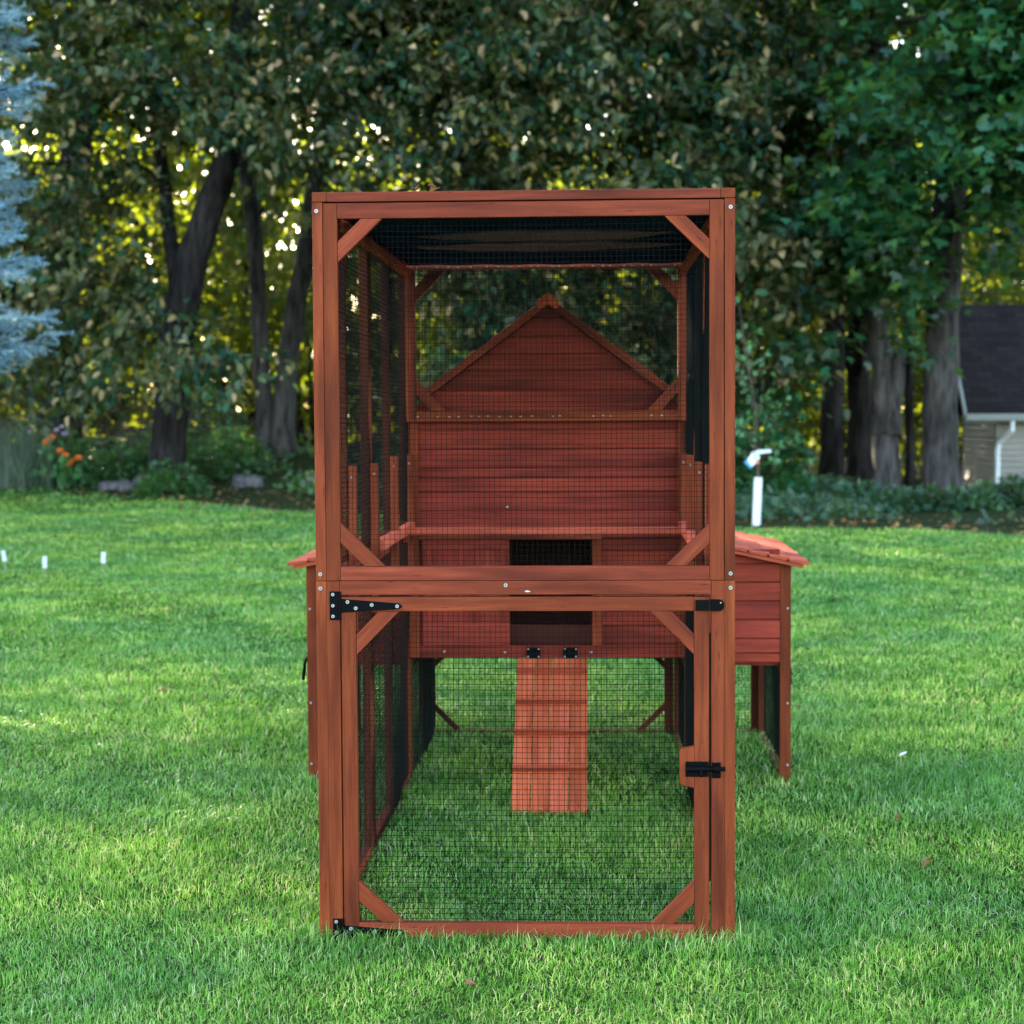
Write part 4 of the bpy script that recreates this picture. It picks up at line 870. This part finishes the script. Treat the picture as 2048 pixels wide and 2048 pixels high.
# fallen leaves on the lawn (countable) and on the roof
def dry_leaf(x, y, z, s_, lab, grp, name='fallen_leaf'):
    V = []; a = random.uniform(0, 6.28); tl = random.uniform(.1, .5)
    for k, (u_, v_, w_) in enumerate(LOBED): V.append((u_-.5, v_*.7, w_+.25*abs(v_)+.12*math.sin(u_*5)))
    me = bpy.data.meshes.new(name); n = len(V)
    V2 = [(p[0], p[1], p[2]) for p in V]+[(p[0], p[1], p[2]-.03) for p in V]; F = [tuple(f) for f in LOBED_F]+[tuple(n+i for i in reversed(f)) for f in LOBED_F]+[(i, i+n, (i+1) % n+n, (i+1) % n) for i in range(n)]
    me.from_pydata(V2, [], F); me.materials.append(DRY); o = bpy.data.objects.new(name, me); COL.objects.link(o); o.location = (x, y, z); o.scale = (s_, s_, s_); o.rotation_euler = (tl, random.uniform(-.4, .4), a); tag(o, lab, 'leaf', grp)
def gp(px, py, Z=0.03):
    a = (px*1.06-1024)/FPX; c = (py*1.06-1024)/FPX; d = fwd+r2*a-u2*c; t_ = (Z-CZ)/d.z; return CX+d.x*t_, CY+d.y*t_
for px, py, s_, lab in ((306, 1301, .07, 'orange dead leaf on the left lawn beside the sunlit streak'), (226, 1322, .04, 'small brown leaf fallen on the left lawn'), (240, 1386, .04, 'dark brown leaf low on the left lawn'), (382, 1316, .035, 'tiny brown leaf on the left lawn nearest the run'),
        (1608, 1177, .06, 'brown leaf on the right lawn, farthest of those near the house'), (1652, 1184, .05, 'tan leaf on the right lawn beside a darker one'), (1507, 1332, .05, 'rust brown leaf on the lawn right of the hen house leg'), (1693, 1542, .05, 'small orange leaf on the front right lawn'), (1747, 1628, .07, 'reddish curled leaf in the yellow streak on the right'),
        (890, 1856, .045, 'brown leaf in the grass in front of the run door'), (1850, 1230, .04, 'light tan leaf far right on the lawn')):
    x, y = gp(px, py); dry_leaf(x, y, .030+float(gh(x, y)), s_*.62, lab, 'dead leaves on the lawn')
dry_leaf(-.255, .02, 1.803, .026, 'curled dry leaf on the front edge of the run roof, left one', 'dry bits on the run roof'); dry_leaf(-.215, .03, 1.800, .034, 'flat dry leaf on the run roof beside the curled one', 'dry bits on the run roof')
b = MB(); x, y = gp(1704, 1427, .03); b.prism([(x-.014, y, .03), (x+.010, y, .040), (x+.014, y, .047), (x-.011, y, .038)], (0, .014, 0)); tag(b.build('paper_scrap', WHITE), 'small white scrap lying on the right lawn', 'litter')

# ------------------------------------------------------------------ blue spruce
def spruce():
    X0, Y0 = -5.36, 9.6; t = thing('blue_spruce', 'pale blue spruce reaching in from the left edge', 'spruce', (X0, Y0, 0))
    b = MB(); b.tube([(X0, Y0, -.1), (X0, Y0, 3), (X0, Y0, 8)], [.16, .12, .02], 12); sh_p, sh_d = [], []
    z = 1.75; k = 0
    while z < 9.5:
        R0 = 1.52*(1-z/24)
        for a in range(9):
            az = 2*math.pi*(a+.5*(k % 2))/9+random.uniform(-.15, .15); L = R0*random.uniform(.82, 1.1); zz = z+random.uniform(-.1, .1)
            d = Vector((math.cos(az), math.sin(az), 0)); p0 = Vector((X0, Y0, zz)); pts = [p0+d*L*t_+Vector((0, 0, -.16*L*t_+.17*L*t_**2.5)) for t_ in (0, .25, .5, .75, 1)]
            b.tube(pts, [.022, .018, .014, .009, .004], 6, cap=False)
            sd_ = Vector((-d.y, d.x, 0)); nt_ = 11
            for j in range(nt_):
                t_ = .28+.72*j/(nt_-1); base = p0+d*L*t_+Vector((0, 0, -.16*L*t_+.17*L*t_**2.5))
                for sg in (-1, 1):
                    l2 = .50*L*(1.08-t_)+.06; dd = (d*.75+sd_*sg*.8+Vector((0, 0, random.uniform(-.35, .42)))).normalized()
                    m_ = max(1, int(l2/.05))
                    for q in range(m_):
                        bb = base+dd*l2*(q/m_); sh_p.append(bb); dv = (dd+sd_*random.uniform(-.5, .5)+Vector((0, 0, random.uniform(-.25, .35)))).normalized(); sh_d.append(dv)
                sh_p.append(base); sh_d.append((d+Vector((random.uniform(-.4, .4), random.uniform(-.4, .4), random.uniform(-.2, .5)))).normalized())
        z += .33; k += 1
    b.build('trunk', BARKD, t, smooth=True)
    P = np.array([tuple(p) for p in sh_p]); D = np.array([tuple(p) for p in sh_d]); keep = (P[:, 0] > X0-.2) | (rng.random(len(P)) < .4); P, D = P[keep], D[keep]
    m = len(P); nn = 46; tt = rng.random((m, nn)); L = rng.uniform(.10, .16, (m, 1)); rad = unit(np.cross(D[:, None], rng.normal(0, 1, (m, nn, 3)))); C = P[:, None]+D[:, None]*(tt*L)[..., None]
    dirs = rad+D[:, None]*.9; V0 = C.reshape(-1, 3); dr = unit(dirs).reshape(-1, 3); side = unit(np.cross(dr, rng.normal(0, 1, dr.shape)))*.0028; ln = .033
    V = np.stack([V0-side, V0+side, V0+dr*ln], 1).reshape(-1, 3); k = len(V0)
    print('spruce shoots', m)
    raw_mesh('foliage', V, np.arange(3*k), np.full(k, 3), mat_leaf('spruce_needle', [(0, (.10, .20, .26)), (.6, (.25, .40, .48)), (1, (.46, .63, .72))], ((.10, .22, .28), .3), (.15, .3, .25), .10, .6, 3, .2), parent=t)
spruce()

# ------------------------------------------------------------------ garage
def siding():
    m, nt, b = new_mat('garage_siding'); n = noise(nt, objco(nt), 3, 3); r = ramp(nt, [(.3, (.27, .245, .20)), (.7, (.34, .31, .26))]); nt.links.new(n, r.inputs[0]); nt.links.new(r.outputs[0], b.inputs['Base Color']); b.inputs['Roughness'].default_value = .6; return m
def shingle():
    m, nt, b = new_mat('asphalt_shingle'); br = N(nt, 'ShaderNodeTexBrick'); uv = N(nt, 'ShaderNodeUVMap', uv_map='UVMap').outputs[0]; nt.links.new(uv, br.inputs[0]); br.inputs['Scale'].default_value = 1; br.inputs['Brick Width'].default_value = .3; br.inputs['Row Height'].default_value = .13; br.inputs['Mortar Size'].default_value = .006
    br.inputs['Color1'].default_value = (.022, .018, .019, 1); br.inputs['Color2'].default_value = (.036, .029, .030, 1); br.inputs['Mortar'].default_value = (.012, .011, .014, 1); nt.links.new(br.outputs[0], b.inputs['Base Color']); b.inputs['Roughness'].default_value = .95; b.inputs['Specular IOR Level'].default_value = .03; return m
SID = siding(); TRIM = mat_plain('painted_trim', (.30, .32, .30), .5); SHN = shingle()
GY = 29.5; GX = at(1882, GY); ga = thing('garage', 'low garage with dark shingle roof and beige lap siding at the right edge', 'garage', (GX+3, GY+1.5, -.3)); ez = 1.19
b = MB()
for k in range(22):
    z0 = -1.1+k*.105; b.prism([(GX, GY-.035, z0), (GX, GY, z0+.105), (GX, GY+.03, z0+.105), (GX, GY+.03, z0)], (7, 0, 0), (1, 0, 0))
    b.prism([(GX-.035, GY+.0, z0), (GX, GY+.0, z0+.105), (GX+.03, GY+.0, z0+.105), (GX+.03, GY, z0)], (0, 3.2, 0), (0, 1, 0))
b.prism([(GX+.001, GY, ez), (GX+.001, GY+3.2, ez), (GX+.001, GY+1.6, ez+1.5)], (.03, 0, 0), (0, 1, 0)); b.build('wall', SID, ga)
b = MB(); rx0, rx1 = GX-.62, GX+7; e0 = (GY-.30, ez+.02); rg = (GY+1.7, ez+2.0); e1 = (GY+3.7, ez+.02)
for (p, q) in ((e0, rg), (e1, rg)):
    s0 = math.hypot(q[0]-p[0], q[1]-p[1]); i0 = len(b.v)
    pts = [(rx0, p[0], p[1]), (rx1, p[0], p[1]), (rx1, q[0], q[1]), (rx0, q[0], q[1])]; b.face(pts, [(0, 0), (rx1-rx0, 0), (rx1-rx0, s0), (0, s0)])
    b.face([(x, y, z-.05) for x, y, z in reversed(pts)], [(0, 0), (rx1-rx0, 0), (rx1-rx0, s0), (0, s0)])
b.build('roof', SHN, ga)
b = MB()
for (p, q) in ((e0, rg), (e1, rg)): b.prism([(rx0-.02, p[0], p[1]+.012), (rx0-.02, q[0], q[1]+.012), (rx0-.02, q[0], q[1]-.14), (rx0-.02, p[0], p[1]-.14)], (.04, 0, 0))
b.prism([(rx0-.0, e0[0]+.02, e0[1]-.01), (rx0, e0[0]-.09, e0[1]-.01), (rx0, e0[0]-.08, e0[1]-.12), (rx0, e0[0]+.02, e0[1]-.17)], (7.6, 0, 0), (1, 0, 0)); b.box(rx0, rx1, e0[0]+.03, GY-.001, ez-.02, ez-.005, tone=(.5, .5))
b.build('gutter', TRIM, ga)
b = MB(); dx = GX-.02
b.tube([(dx+.2, GY-.30, ez-.10), (dx+.2, GY-.30, ez-.28), (dx+.03, GY-.08, ez-.50), (dx+.0, GY-.06, ez-.62), (dx, GY-.06, -1.0)], .045, 8); b.build('downspout', WHITE, ga)
b = MB(); b.box(GX-.02, GX+.02, GY-.022, GY+.02, -1.1, ez-.02, tone=(.5, .5)); b.build('corner_trim', TRIM, ga)
